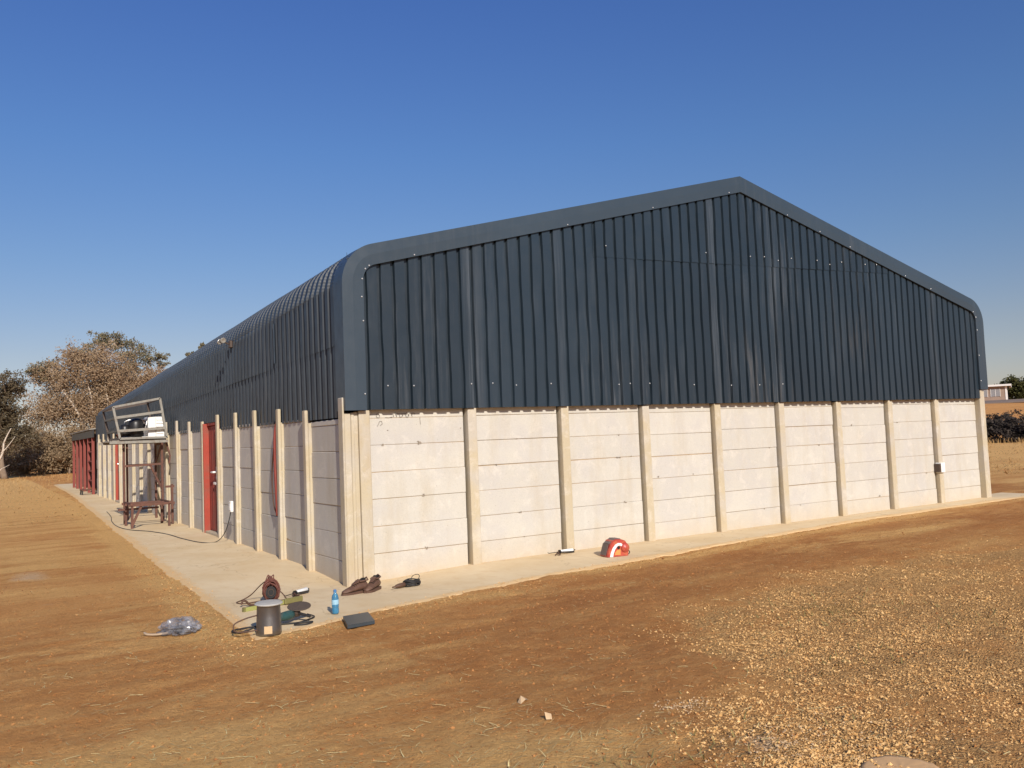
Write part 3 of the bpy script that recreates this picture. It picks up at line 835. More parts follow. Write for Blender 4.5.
for cx, cz, w in [(XP[k_] + random.uniform(.2,1.3), .27 + .333*random.randint(0,4) + .005, random.uniform(.015,.035)) for k_ in (1,1,2,2,3,4,5,6,7) for _ in (0,1)] + list(((1.02,1.61,.055),(1.04,.945,.042),(1.06,.275,.04),(.50,1.60,.035),(4.28,1.60,.02),(.58,1.78,.012),(1.62,1.78,.013))):
    mb = MB(); mb.smooth = False
    for j in range(5):
        px, pz = cx + random.uniform(-.5,.5)*w, cz + random.uniform(-.35,.35)*w; q = random.uniform(.3,.6)*w
        n = 6; mb.prism([Vector((px + q*random.uniform(.5,1)*math.cos(t*6.28/n), -.0063 - .0006*j, pz + .55*q*random.uniform(.5,1)*math.sin(t*6.28/n))) for t in range(n)], (0,0,0), (0,.004,0))
    mb.build('chip', M['chip'], bays[min(8, max(0, int((cx-.262)/1.5026)))])  # dark flat pieces draw each dent together with its shade
random.seed(5)
# red doors deep in their frames
for i, (a, b) in enumerate(DOORS):
    z0 = slab_z(0, a)
    mb = MB(); 
    mb.box(-.070 if i == 0 else -.03, .070, b-.03, b+.02, z0, z0+(2.07 if i == 0 else 1.93)); mb.box(-.020, .070, a-.02, a+.03, z0, z0+2.03); mb.box(.0, .070, a+.03, b-.03, z0+2.03, z0+2.08)
    fr = mb.build('door_frame', M['red'], wh)
    mb = MB(); mb.cbox(-.06, .1, a-.02, b+.02, z0-.05, z0+.05, c=.006); set_tone(mb.build('threshold', M['post'], wh))
    mb = MB(); mb.cbox(.032, .066, a+.034, b-.034, z0+.06, z0+2.02, c=.004)
    for s in range(5): mb.box(.026, .031, a+.12+s*.19, a+.135+s*.19, z0+.1, z0+1.98)
    d = mb.build('door', M['doorleaf'], wh)
    mb = MB(); hy = a + .36
    mb.cbox(.012, .025, hy-.04, hy+.04, z0+1.02, z0+1.26, c=.004); mb.tube([(.02,hy,z0+1.16),(-.045,hy,z0+1.16),(-.045,hy+.15,z0+1.155)], .017, 8)
    mb.lathe([(.02,0),(.02,.012),(.0,.014)], 10, Matrix.Translation((.016,hy,z0+1.06)) @ Matrix.Rotation(R(-90),4,'Y'))
    mb.cbox(-.02, .025, hy-.05, hy+.12, z0+.93, z0+.975, c=.004)
    mb.build('handle', M['silver'] if i else M['whiteplastic'], d)
# socket boxes
def socket(x0, x1, y0, y1, z0, z1, face):
    mb = MB(); mb.cbox(x0, x1, y0, y1, z0, z1, c=.008); o = mb.build('socket_box', M['whiteplastic'], wh)
    mb = MB()
    if face == 'y': mb.cbox(x0+.02, x1-.02, y0-.006, y0-.0005, z0+.03, z1-.05, c=.002)
    else: mb.cbox(x0-.006, x0-.0005, y0+.02, y1-.02, z0+.03, z1-.05, c=.002)
    mb.build('socket_cover', M['white'], o)
socket(12.20, 12.325, -.13, -.002, .60, .79, 'y')
mb = MB(); mb.box(12.15, 12.198, -.12, -.01, .61, .77); mb.build('box_bracket', M['brownsteel'], wh)
socket(-.185, -.137, 4.70, 4.82, .58, .76, 'x')
# twin lamp on the side sheeting
mb = MB(); mb.cbox(-.07, -.02, 5.0, 5.12, 3.36, 3.48, c=.006); mb.tube([(-.06,5.06,3.42),(-.16,5.06,3.46)], .012); fl = mb.build('floodlight_bracket', M['brownsteel'], wh)
for s in (-1, 1):
    mb = MB(); mb.smooth = True
    m = Matrix.Translation((-.20, 5.06+s*.11, 3.47)) @ Matrix.Rotation(R(-35), 4, 'Y') @ Matrix.Rotation(R(100), 4, 'X')
    mb.lathe([(.02,-.07),(.045,-.05),(.06,.0),(.068,.05),(.055,.052),(0,.03)], 14, m @ Matrix.Scale(.7, 4)); h = mb.build('lamp_head', M['silver'] if s > 0 else M['galv'], fl)
    mb = MB(); mb.tube([(-.16,5.06,3.46),(-.20,5.06+s*.07,3.47)], .01); mb.build('lamp_arm', M['brownsteel'], fl)
# loose sheet strips hanging at the side lap
for (y, z0, z1) in ((2.6,2.86,3.45),(11.2,2.4,2.8)):
    mb = MB(); mb.box(-.030, -.027, y, y+.05, z0, z1); o = mb.build('lap_strip', M['flash'], wh); fattr(o.data, 'tone', [.9]*len(o.data.vertices))

# ------------------------------------------------------------------ lean-to shed at the far end
sh = empty('lean_to_shed', (0,27.5,slab_z(0,27.5)), 0, 'open lean-to shed of red steel posts joined to the far end of the warehouse', 'shed')
def child_at(o, root):
    o.parent = root; o.matrix_parent_inverse = Matrix.Translation(-Vector(root.location)); return o
zb = slab_z(0, 28)
mb = MB(); 
roofp = [Vector((-.22,24.06,2.50)), Vector((6,24.06,3.2)), Vector((6,31.3,3.2)), Vector((-.22,31.3,2.50))]
mb.prism(roofp, (0,0,0), (0,0,.04)); o = child_at(mb.build('roof', M['galv']), sh)
for y in (24.35, 25.7, 27.05, 28.4, 29.75, 31.1):
    mb = MB(); mb.bar((-.08,y,zb-.1), (-.08,y,2.50), .09, .11); child_at(mb.build('post', M['redsteel']), sh)
for (a, b) in ((24.35,25.7),):
    mb = MB()
    for z in (.45,.8,1.15,1.5,1.85): mb.bar((-.08,a+.06,zb+z), (-.08,b-.06,zb+z), .05, .05)
    child_at(mb.build('gate', M['redsteel']), sh)
mb = MB(); mb.bar((-.10,24.06,2.36), (-.10,31.3,2.36), .06, .26); child_at(mb.build('beam', M['blacksteel']), sh)  # made deep and black to stand in for shade under the roof overhang
mb = MB(); mb.box(3.0,3.06,24.1,31.2,0,2.85); mb.box(-.0,3,31.16,31.22,0,2.52); child_at(mb.build('back_wall', M['brownsteel']), sh)

# low step far along the slab
st = empty('step_stool', (-.24,24.5,slab_z(0,24.5)), .1, 'small low dark stool on the slab before the red steel posts', 'stool')
mb = MB(); mb.cbox(-.24,.20,-.18,.18,.15,.19,c=.008); mb.build('seat', M['rust'], st)
for sx in (-1,1):
    for sy in (-1,1):
        mb = MB(); mb.bar((sx*.2-.02,sy*.14,0),(sx*.18-.02,sy*.13,.15),.04); mb.build('leg', M['blacksteel'], st)

# ------------------------------------------------------------------ welded tower, trestle, cage and machine
sz = slab_z(-.6, 10.8)
tw = empty('steel_tower', (-.65,10.9,sz), 0, 'tall rusty steel stand on the slab carrying a grey cage', 'work stand')
def tb(name, segs, w=.05, mat='rust', root=tw):
    mb = MB()
    for a, b in segs: mb.bar(Vector(a)-Vector(root.location), Vector(b)-Vector(root.location), w)
    return mb.build(name, M[mat], root)
LEG = {'nl':(-1.0,10.45),'fl':(-.76,11.7),'nr':(-.23,10.4),'fr':(-.16,11.6)}
for k,(x,y) in LEG.items(): tb('leg', [((x,y,sz),(x,y,1.83))], .045)
tb('rail', [((-1.0,10.45,1.34),(-.23,10.4,1.36))], .045); tb('rail', [((-.76,11.7,1.34),(-.16,11.6,1.34))], .045)
tb('rail', [((-.23,10.4,.95),(-.16,11.6,.95))], .045); tb('rail', [((-1.0,10.45,.40),(-.76,11.7,.42))], .045)
tb('brace', [((-.48,10.42,1.36),(-.23,10.45,.80))], .04); tb('brace', [((-.23,10.4,1.80),(-.16,11.6,1.36))], .035)
tb('brace', [((-.15,10.3,1.84),(-.08,10.3,1.52)),((-.08,10.3,1.52),(-.10,10.3,1.36))], .035)
tb('rail', [((-.23,10.4,1.80),(-.16,11.6,1.80))], .05)
mb = MB()
for (a, b) in (((-1.32,10.15),(-.14,10.15)),((-1.32,11.9),(-.14,11.9)),((-1.0,10.1),(-1.0,11.95)),((-.3,10.1),(-.3,11.95))):
    mb.bar(Vector((a[0],a[1],1.855))-tw.location, Vector((b[0],b[1],1.855))-tw.location, .055)
for k in range(6):
    y = 10.3 + k*.29; mb.box(-1.25+.65, -.2+.65, y-10.9, y+.2-10.9, 1.882-sz, 1.905-sz)
mb.build('platform', M['galv'], tw)
# trestle in front of it
tr = empty('steel_trestle', (-.66,9.65,slab_z(-.66,9.65)), 0, 'low rusty steel trestle in front of the tall stand', 'trestle')
tz = tr.location.z
mb = MB()
for x in (-1.04,-.3): mb.bar(Vector((x,9.2,tz+.49))-tr.location, Vector((x,10.15,tz+.49))-tr.location, .045, .05)
for y in (9.24, 9.7, 10.1): mb.bar(Vector((-1.1,y,tz+.47))-tr.location, Vector((-.2,y,tz+.47))-tr.location, .045, .05)
mb.build('top', M['rust'], tr)
for x in (-1.03,-.31):
    for y in (9.25,10.08): tb('leg', [((x,y,tz),(x*.99,y,tz+.46))], .045, 'rust', tr)
tb('brace', [((-1.03,9.25,tz+.05),(-.84,9.27,tz+.46))], .045, 'rust', tr); tb('rail', [((-1.2,9.9,tz+.36),(-.4,9.9,tz+.36))], .04, 'rust', tr)
tb('rail', [((-.18,9.6,tz),(-.18,9.6,tz+.85)),((-.31,9.62,tz+.80),(-.13,9.62,tz+.80))], .045, 'rust', tr)
# cage
cg = empty('steel_cage', (-.65,11.0,1.906), 0, 'tilted open cage of grey square tube on top of the rusty stand', 'cage')
F = [(-1.10,10.25,1.94),(-.15,10.25,1.94),(-.28,10.25,2.80),(-1.23,10.25,2.62)]
B = [(x-.02,y+1.45,z-.02) for x,y,z in F]; B[0] = (B[0][0],B[0][1],1.94); B[1] = (B[1][0],B[1][1],1.94)
Lp = lambda a, b, t: tuple(lerp(p, q, t) for p, q in zip(a, b))
for q, mt in ((F,'galv'),(B,'brownsteel')):
    for i in range(4): tb('bar', [(q[i], q[(i+1)%4])], .045, mt, cg)
for i in range(4): tb('bar', [(F[i], B[i])], .042, 'brownsteel', cg)
for t in (.24, .66):
    tb('bar', [(Lp(F[0],F[3],t), Lp(F[1],F[2],t))], .055, 'galv', cg); tb('bar', [(Lp(B[0],B[3],t), Lp(B[1],B[2],t))], .04, 'blacksteel', cg)
    tb('bar', [(Lp(F[0],F[3],t), Lp(B[0],B[3],t))], .04, 'blacksteel', cg)
# compressor
cp_ = empty('compressor', (-.76,10.65,1.93), 0, 'black compressor with round pots inside the grey cage', 'compressor')
mb = MB(); mb.smooth = True
mb.lathe([(.0,.02),(.11,.03),(.14,.08),(.14,.30),(.12,.36),(.05,.40),(0,.40)], 18, Matrix.Translation((.02,-.15,0)) @ Matrix.Scale(1.12,4)); mb.build('tank', M['blacksteel'], cp_)
mb = MB(); mb.smooth = True
mb.lathe([(.0,.02),(.08,.03),(.10,.08),(.10,.26),(.07,.31),(0,.32)], 16, Matrix.Translation((-.2,-.12,0))); mb.build('receiver', M['blacksteel'], cp_)
mb = MB(); mb.lathe([(.09,0),(.12,.02),(.12,.26),(.09,.28)], 16, Matrix.Translation((.12,.15,.32)) @ Matrix.Rotation(R(90),4,'Y'))
for k in range(8): mb.lathe([(.13,0),(.13,.008)], 16, Matrix.Translation((.13+.03*k,.15,.32)) @ Matrix.Rotation(R(90),4,'Y'))
mb.build('motor', M['brownsteel'], cp_)
mb = MB(); mb.tube([(-.2,-.12,.3),(-.2,-.1,.38),(-.1,-.1,.42),(.05,-.15,.40)], .014); mb.tube([(.16,-.2,.1),(.22,-.22,.3),(.25,-.2,.42),(.2,.1,.42)], .012)
mb.tube([(-.28,-.2,.03),(.35,-.2,.03)], .02); mb.build('pipe', M['silver'], cp_)
lb = empty('louvred_box', (-.33,10.45,1.93), 0, 'white louvred steel box beside the black compressor in the cage', 'machine box')
mb = MB(); mb.cbox(-.19,.15,-.13,.45,.02,.47,c=.012); bx = mb.build('casing', M['white'], lb)
mb = MB()
for k in range(5):
    z = .10 + k*.075; mb.hexa([(-.02,-.131,z),(.12,-.131,z),(.12,-.131,z+.035),(-.02,-.131,z+.035),(-.02,-.15,z),(.12,-.15,z),(.12,-.133,z+.035),(-.02,-.133,z+.035)])
mb.build('louvre', M['whiteplastic'], lb)
mb = MB(); mb.box(-.033,-.027,-.1335,-.131,.04,.45); mb.build('seam', M['pencil'], bx)

# ------------------------------------------------------------------ cables
def smooth_path(p, n=10):
    p = [Vector(q) for q in p]; out = []
    for i in range(len(p)-1):
        a, b, c, d = p[max(i-1,0)], p[i], p[i+1], p[min(i+2,len(p)-1)]
        for k in range(n):
            t = k/n; out.append(.5*((2*b)+(c-a)*t+(2*a-5*b+4*c-d)*t*t+(3*b-a-3*c+d)*t**3))
    return out + [p[-1]]
def lie(pts, h=.012): return [(x, y, slab_z(x, y) + h) for x, y in pts]
mb = MB(); mb.smooth = True
mb.tube(smooth_path([(-.16,4.80,.58),(-.17,4.9,.42),(-.2,5.1,.2)] + lie([(-.28,5.35),(-.5,5.5),(-.62,6.4),(-.68,7.4),(-.85,8.3),(-1.12,9.05),(-1.2,10.1),(-1.12,11.5),(-.95,13.0),(-.82,14.8)], .008)), .007, 6)
tag(mb.build('power_cable', M['rubber']), 'thin black power cable running from the white socket box along the slab', 'cable')
ho = empty('hanging_strap', (-.06,2.50,1.95), 0, 'red strap with a thin cord hanging beside a concrete post on the shaded wall', 'strap')
mb = MB(); mb.smooth = True; mb.tube(smooth_path([(.03,0,.08),(-.01,.03,-.1),(-.02,.04,-.5),(-.015,.03,-.9),(0,.05,-1.32)]), .022, 6); mb.build('strap', M['redsteel'], ho)
mb = MB(); mb.smooth = True; mb.tube(smooth_path([(0,0,-.05),(-.01,.16,-.45),(-.01,.24,-.8),(-.005,.2,-1.15),(0,.08,-1.30)]), .010, 6); mb.build('cord', M['cordbrown'], ho)

# ------------------------------------------------------------------ tools and litter near the corner
def on_slab(name, x, y, rz, label, cat, group=None): return empty(name, (x, y, slab_z(x, y) + .003), rz, label, cat, group)
# black bucket with silver lid
bk = on_slab('bucket', -1.615, -2.26, 0, 'shiny black metal bucket with a silver lid and white sticker on the slab corner', 'bucket')
mb = MB(); mb.smooth = True
mb.lathe([(0,0),(.106,0),(.110,.006),(.108,.05),(.104,.15),(.100,.25),(.103,.258)], 32); mb.build('body', M['bin'], bk)
mb = MB(); mb.lathe([(0,.262),(.118,.262),(.122,.268),(.112,.276),(.06,.284),(0,.286)], 28, Matrix.Rotation(R(2),4,'X')); mb.build('lid', M['lid'], bk)
mb = MB()
pts = [(.1105*math.cos(a), .1105*math.sin(a)) for a in [R(-128+6*i) for i in range(7)]]
for (a, b), (c, d) in zip(pts, pts[1:]): mb.add([(a,b,.02),(c,d,.02),(c*.985,d*.985,.085),(a*.985,b*.985,.085)], [(0,1,2,3)])
mb.build('sticker', M['paper'], bk)
mb = MB(); mb.smooth = True
mb.tube(smooth_path([(-.10,.02,.17),(-.2,.04,.15),(-.29,.05,.11),(-.27,.02,.05),(-.10,-.02,.05)]), .006, 6); mb.build('wire_handle', M['cordbrown'], bk)
# extension cord reel
rl = on_slab('cord_reel', -1.13, -.70, R(-18), 'tangled red brown extension cord wound upright around a dark hub', 'cord reel'); rl.scale = (.72, .8, .86)
random.seed(8)
mb = MB(); mb.smooth = True
for k in range(26):
    r = random.uniform(.075, .125); y = random.uniform(-.075, .075); ph = random.random()*6; ex = random.uniform(1.0, 1.25)
    pts = [((r+random.uniform(-.008,.008))*math.cos(a), y + .02*math.sin(a*2+ph), .145 + (r*ex+random.uniform(-.008,.008))*math.sin(a)) for a in [6.283*i/22 for i in range(23)]]
    pts = [(x, yy, max(.008, z)) for x, yy, z in pts]
    mb.tube(pts, .008, 6, False)
for k in range(6):
    mb.tube(smooth_path([(random.uniform(-.1,.1), random.uniform(-.08,.08), .2), (random.uniform(-.08,.08), random.uniform(-.1,.1), random.uniform(.27,.33)), (random.uniform(-.12,.12), random.uniform(-.08,.08), .19)], 8), .008, 6)
mb.build('wound_cord', M['cordred'], rl)
mb = MB(); mb.lathe([(.03,-.10),(.075,-.10),(.075,-.09),(.05,-.088),(.05,.09),(.075,.095)], 20, Matrix.Translation((0,0,.135)) @ Matrix.Rotation(R(90),4,'X') @ Matrix.Scale(-1,4,(0,0,1))); mb.build('hub', M['blacksteel'], rl)
mb = MB()
mb.tube([(.04*math.cos(a),-.104,.135+.04*math.sin(a)) for a in [6.283*i/16 for i in range(17)]], .006, 6, False); mb.build('hub_ring', M['brownsteel'], rl)
mb = MB(); mb.smooth = True
mb.tube(smooth_path([(-.08,0,.26),(-.16,.1,.20),(-.30,.28,.07),(-.42,.30,.012),(-.50,.12,.010),(-.40,.0,.010),(-.25,.05,.010),(-.08,.02,.03)]), .008, 6)
mb.tube(smooth_path([(.08,0,.16),(.16,-.02,.10),(.22,-.02,.03),(.30,.06,.012),(.36,.03,.010)]), .008, 6); mb.build('loose_loop', M['cordbrown'], rl)
# spirit level
lv = on_slab('spirit_level', -1.20, -.98, R(16), 'yellow green spirit level lying behind the black bucket', 'spirit level')
mb = MB(); mb.cbox(-.33,.33,-.014,.014,0,.042,c=.003); mb.build('beam', M['yellow'], lv)
for s in (-1,1): mb = MB(); mb.cbox(s*.33-.012,s*.33+.012,-.017,.017,-.002,.045,c=.003); mb.build('end_cap', M['olive'], lv)
mb = MB(); mb.cbox(-.03,.03,-.017,.017,.018,.038,c=.003); mb.build('vial', M['whiteplastic'], lv)
mb = MB(); mb.cbox(.12,.34,-.05,-.016,.0,.06,c=.01); mb.build('holder', M['olive'], lv)
# crowbar
cb = on_slab('crowbar', -1.22, -.80, R(4), 'short brown crowbar with a hooked end lying before the cord reel', 'crowbar')
mb = MB(); mb.smooth = True; mb.tube(smooth_path([(.22,0,.014),(0,0,.014),(-.16,0,.016),(-.215,0,.05),(-.235,0,.075),(-.255,0,.045)],6), [.011]*30+[.004], 8) if False else mb.tube(smooth_path([(.22,0,.014),(0,0,.014),(-.16,0,.018),(-.20,0,.055),(-.235,0,.07),(-.26,0,.035)],6), .011, 8)
mb.build('shaft', M['cordbrown'], cb)
# angle grinder
ag = on_slab('angle_grinder', -1.39, -1.98, R(30), 'teal green angle grinder with a worn brown disc beside the black bucket', 'angle grinder')
mb = MB(); mb.smooth = True
mb.lathe([(0,-.20),(.030,-.195),(.036,-.15),(.032,-.06),(.040,-.02),(.045,.06),(.040,.10),(.02,.11)], 16, Matrix.Translation((0,0,.075)) @ Matrix.Rotation(R(92),4,'Y')); mb.build('body', M['teal'], ag)
mb = MB(); mb.smooth = True; mb.lathe([(0,-.045),(.036,-.04),(.042,0),(.036,.03),(.0,.04)], 14, Matrix.Translation((.155,0,.085))); mb.build('gear_head', M['brownsteel'], ag)
mb = MB(); mb.lathe([(.0,0),(.108,0),(.110,.004),(.108,.008),(.03,.010),(0,.014)], 30, Matrix.Translation((.20,0,.125)) @ Matrix.Rotation(R(-9),4,'Y') @ Matrix.Rotation(R(8),4,'X')); mb.build('disc', M['disc'], ag)
mb = MB(); mb.tube([(.155,0,.08),(.155,-.07,.07),(.17,-.16,.05)], .014, 8); mb.build('side_handle', M['rubber'], ag)
mb = MB(); mb.smooth = True
mb.tube(smooth_path([(-.2,0,.07),(-.30,.05,.04),(-.42,.12,.01),(-.40,.25,.01),(-.25,.22,.01),(-.10,.10,.01),(.05,-.08,.01),(.15,-.20,.01),(.05,-.22,.01),(.0,-.12,.01),(.20,-.10,.01),(.33,-.07,.012),(.37,.05,.02)]), .007, 6); mb.build('cord', M['rubber'], ag)
# caulking guns with white cartridges
def caulk(x, y, rz, label):
    o = on_slab('caulking_gun', x, y, rz, label, 'caulking gun', 'caulking guns on the slab')
    mb = MB(); mb.smooth = True; mb.lathe([(.0,0),(.024,0),(.025,.004),(.025,.215),(.022,.22),(.008,.224)], 16, Matrix.Translation((.0,0,.030)) @ Matrix.Rotation(R(90),4,'Y')); mb.build('cartridge', M['whiteplastic'], o)
    mb = MB(); mb.lathe([(.009,0),(.004,.045)], 8, Matrix.Translation((.222,0,.030)) @ Matrix.Rotation(R(90),4,'Y')); mb.build('nozzle', M['rubber'], o)
    mb = MB(); mb.bar((-.02,-.028,.028),(.225,-.028,.010),.006,.02); mb.bar((-.02,.028,.028),(.225,.028,.010),.006,.02); mb.box(.222,.226,-.03,.03,.004,.045)
    mb.lathe([(.028,-.02),(.028,.0)], 14, Matrix.Translation((0,0,.03)) @ Matrix.Rotation(R(90),4,'Y')); mb.tube([(-.02,0,.03),(-.20,0,.03),(-.215,0,.045)], .005, 6); mb.build('frame', M['blacksteel'], o)
    mb = MB(); mb.tube([(-.03,0,.03),(-.06,-.04,.018),(-.10,-.12,.012)], .011, 8); mb.tube([(-.05,0,.02),(-.09,-.03,.012),(-.15,-.09,.010)], .008, 8); mb.build('grip', M['cordbrown'], o)
    return o
caulk(-.76, -.37, R(38), 'white cartridge in a black caulking gun lying beyond the teal grinder')
caulk(3.02, -.16, R(3), 'white cartridge in a dark caulking gun at the foot of the pale panel wall')
# water bottle
bt = on_slab('water_bottle', -.845, -1.84, 0, 'blue plastic water bottle standing on the slab', 'bottle')
mb = MB(); mb.smooth = True
mb.lathe([(0,.004),(.028,.0),(.034,.008),(.034,.05),(.031,.058),(.034,.066),(.034,.09)], 20)
mb.lathe([(.034,.135),(.034,.15),(.028,.175),(.015,.195),(.013,.205)], 20, caps=False); mb.build('body', M['bottle'], bt)
mb = MB(); mb.smooth = True; mb.lathe([(.0345,.09),(.0348,.092),(.0348,.133),(.0345,.135)], 20, caps=False); mb.build('label', M['label'], bt)
mb = MB(); mb.lathe([(.0145,.203),(.0155,.206),(.0155,.226),(.012,.230)], 16); mb.build('cap', M['bluecap'], bt)
# folded steel offcut
of = empty('steel_offcut', (-.83,-2.39,.0), R(3), 'flat dark grey folded steel offcut at the slab edge', 'steel offcut')
mb = MB(); t = .0018
a = [(-.20,-.20),(.07,-.19),(.20,.22),(-.06,.21)]
mb.prism([Vector((x,y,.028)) for x,y in a], (0,0,0), (0,0,t)); mb.build('plate', M['grey_sheet'], of)
mb = MB()
for (p, q) in ((a[0],a[1]),(a[3],a[0]),(a[1],a[2])):
    mb.add([(p[0],p[1],.0),(q[0],q[1],.0),(q[0],q[1],.0275),(p[0],p[1],.0275)], [(0,1,2,3)])
mb.build('folded_lip', M['grey_sheet'], of)
# shoes
def shoe(x, y, rz, label, tilt=0):
    o = on_slab('shoe', x, y, rz, label, 'shoe', 'pair of brown work shoes'); o.scale = (1.22, 1.22, 1.35)
    secs = [(-.135,.026,.030,.072),(-.12,.034,.02,.092),(-.08,.037,.018,.098),(-.03,.038,.018,.088),(.0,.040,.018,.082),(.05,.046,.018,.066),(.09,.047,.018,.054),(.125,.036,.018,.042),(.145,.014,.022,.032)]
    n = 14; mb = MB(); mb.smooth = True; rings = []
    for (xx, w, z0, z1) in secs:
        rings.append([(xx, w*math.cos(t)*(1 if math.sin(t) < 0 else (1-.35*math.sin(t))), z0 + (z1-z0)*max(0, .5+.5*math.sin(t)*1.0)) for t in [6.283*k/n for k in range(n)]])
    off = len(mb.v); mb.v += [p for r in rings for p in r]
    for i in range(len(secs)-1):
        for k in range(n): mb.face((off+i*n+k, off+i*n+(k+1)%n, off+(i+1)*n+(k+1)%n, off+(i+1)*n+k))
    mb.face([off+k for k in range(n)]); mb.face([off+(len(secs)-1)*n+k for k in range(n)])
    u = mb.build('upper', M['leather'], o)
    mb = MB(); out = [(-.14,.022),(-.12,.038),(-.06,.039),(0,.040),(.06,.050),(.11,.044),(.148,.014)]
    poly = [Vector((a,b,0)) for a,b in out] + [Vector((a,-b,0)) for a,b in out[::-1]]; mb.prism(poly, (0,0,0), (0,0,.021)); mb.build('sole', M['sole'], o)
    mb = MB(); poly = [(-.118,.0),(-.10,.024),(-.05,.027),(-.02,.018),(-.01,0),(-.02,-.018),(-.05,-.027),(-.10,-.024)]
    mb.add([(a,b,.094+(.006 if a < -.09 else 0)) for a,b in poly] + [(a*1.02-.001,b*1.25,.098+(.018 if a < -.09 else .0)) for a,b in poly], [tuple(range(8))] + [(i,(i+1)%8,8+(i+1)%8,8+i) for i in range(8)])
    mb.build('opening', M['darkhole'], o)
    mb = MB(); mb.tube([(-.125,-.028,.100),(-.132,0,.118),(-.125,.028,.100),(-.08,.036,.098),(-.03,.028,.098)], .007, 8)
    mb.tube([(-.125,-.028,.100),(-.08,-.036,.098),(-.03,-.028,.098)], .007, 8); mb.build('collar', M['leather'], o)
    mb = MB(); mb.hexa([(-.03,-.022,.088),(.035,-.018,.078),(.035,.018,.078),(-.03,.022,.088),(-.045,-.024,.112),(.03,-.014,.082),(.03,.014,.082),(-.045,.024,.112)]); mb.build('tongue', M['leather'], o)
    mb = MB()
    for k in range(3): xx = -.015 + k*.02; mb.tube([(xx,-.028,.078-.006*k),(xx+.006,0,.092-.007*k),(xx,.028,.078-.006*k)], .003, 5)
    mb.build('lace', M['darkhole'], o); return o
shoe(-.20, -.74, R(196), 'brown work shoe with its toe pointing left at the wall corner')
shoe(.02, -.70, R(222), 'brown work shoe standing at an angle nearest the black cable coil')
# drill with coiled black cable
dr = on_slab('coiled_drill', .42, -.80, R(8), 'small dark drill with a black cable coiled flat beside the shoes', 'drill')
mb = MB(); mb.smooth = True
for k in range(11):
    r = .075 + .006*(k % 4); z = .012 + .011*(k//2); mb.tube([(.05+r*1.15*math.cos(a), r*.9*math.sin(a), z + .006*math.sin(3*a+k)) for a in [6.283*i/20 for i in range(21)]], .0065, 6, False)
mb.build('coiled_cable', M['rubber'], dr)
mb = MB(); mb.smooth = True; mb.lathe([(0,-.10),(.008,-.10),(.010,-.06),(.020,-.05),(.026,0),(.026,.06),(.02,.07)], 12, Matrix.Translation((-.12,-.01,.030)) @ Matrix.Rotation(R(86),4,'Y')); mb.build('body', M['cordbrown'], dr)
mb = MB(); mb.cbox(-.13,-.05,-.016,.016,.006,.045,c=.006, M=Matrix.Rotation(R(-12),4,'Z')); mb.build('grip', M['olive'], dr)
mb = MB(); mb.smooth = True; mb.tube(smooth_path([(.08,.06,.06),(.12,.08,.10),(.20,.09,.105),(.19,.05,.08),(.12,0,.06)]), .004, 6); mb.build('loose_loop', M['rubber'], dr)
# rounded red and white tool case
tc = on_slab('tool_case', 3.42, -.85, R(-10), 'rounded red and white plastic tool case with its shadow side coloured dark on the slab', 'tool case')
prof = [(-.165,0),(-.15,.07),(-.11,.155),(-.07,.205),(-.02,.222),(.06,.218),(.12,.195),(.155,.14),(.165,.07),(.155,0)]
def shell(scale, y0, y1, name, mat, p=prof, taper=.0, ch=.012):
    mb = MB(); mb.smooth = False
    n = len(p); inner = [Vector((x*(1-ch*5), y0, z*(1-ch*4)+.0)) for x, z in p]
    vs = [Vector((x*.93, y0, z*.95)) for x, z in p] + [Vector((x, y0+.02, z)) for x, z in p] + [Vector((x*(1-taper), y1-.02, z*(1-taper))) for x, z in p] + [Vector((x*(.93-taper), y1, z*(.95-taper))) for x, z in p]
    fs = [tuple(range(n))[::-1], tuple(range(3*n, 4*n))]
    for r in range(3): fs += [(r*n+i, r*n+(i+1)%n, (r+1)*n+(i+1)%n, (r+1)*n+i) for i in range(n)]
    mb.add(vs, fs); return mb.build(name, mat, tc)
shell(1, -.10, .12, 'shell', M['redtool'])
mb = MB(); mb.hexa([(-.167,-.06,.02),(-.118,-.06,.165),(-.118,.09,.165),(-.167,.09,.02),(-.172,-.06,.02),(-.124,-.06,.168),(-.124,.09,.168),(-.172,.09,.02)]); mb.hexa([(-.11,-.06,.165),(-.02,-.06,.226),(-.02,.09,.226),(-.11,.09,.165),(-.116,-.06,.17),(-.02,-.06,.232),(-.02,.09,.232),(-.116,.09,.17)]); mb.hexa([(-.02,-.06,.2235),(.06,-.06,.2195),(.06,.09,.2195),(-.02,.09,.2235),(-.02,-.06,.232),(.06,-.06,.226),(.06,.09,.226),(-.02,.09,.232)])
mb.build('shadow_side_cover', M['mauve'], tc)  # mauve skin puts the case's shadow side into its colour
mb = MB(); out = [(-.13,.0),(-.118,.05),(-.085,.12),(-.045,.165),(.0,.185),(.045,.18),(.065,.155)]; inn = [(-.085,.0),(-.075,.045),(-.05,.10),(-.02,.135),(.005,.150),(.03,.147),(.045,.135)]
mb.prism([Vector((x,-.1065,z*.95)) for x,z in out] + [Vector((x,-.1065,z*.95)) for x,z in inn[::-1]], (0,0,0), (0,.006,0)); mb.build('white_stripe', M['white'], tc)
mb = MB(); mb.lathe([(.020,0),(.020,.008)], 14, Matrix.Translation((.005,-.100,.115)) @ Matrix.Rotation(R(90),4,'X')); mb.build('lens', M['darkhole'], tc)
mb = MB(); mb.prism([Vector((x,-.1035,z)) for x,z in ((-.06,.02),(.03,.02),(.03,.085),(-.02,.085),(-.045,.06))], (0,0,0), (0,.003,0)); mb.build('sticker', M['orange'], tc)
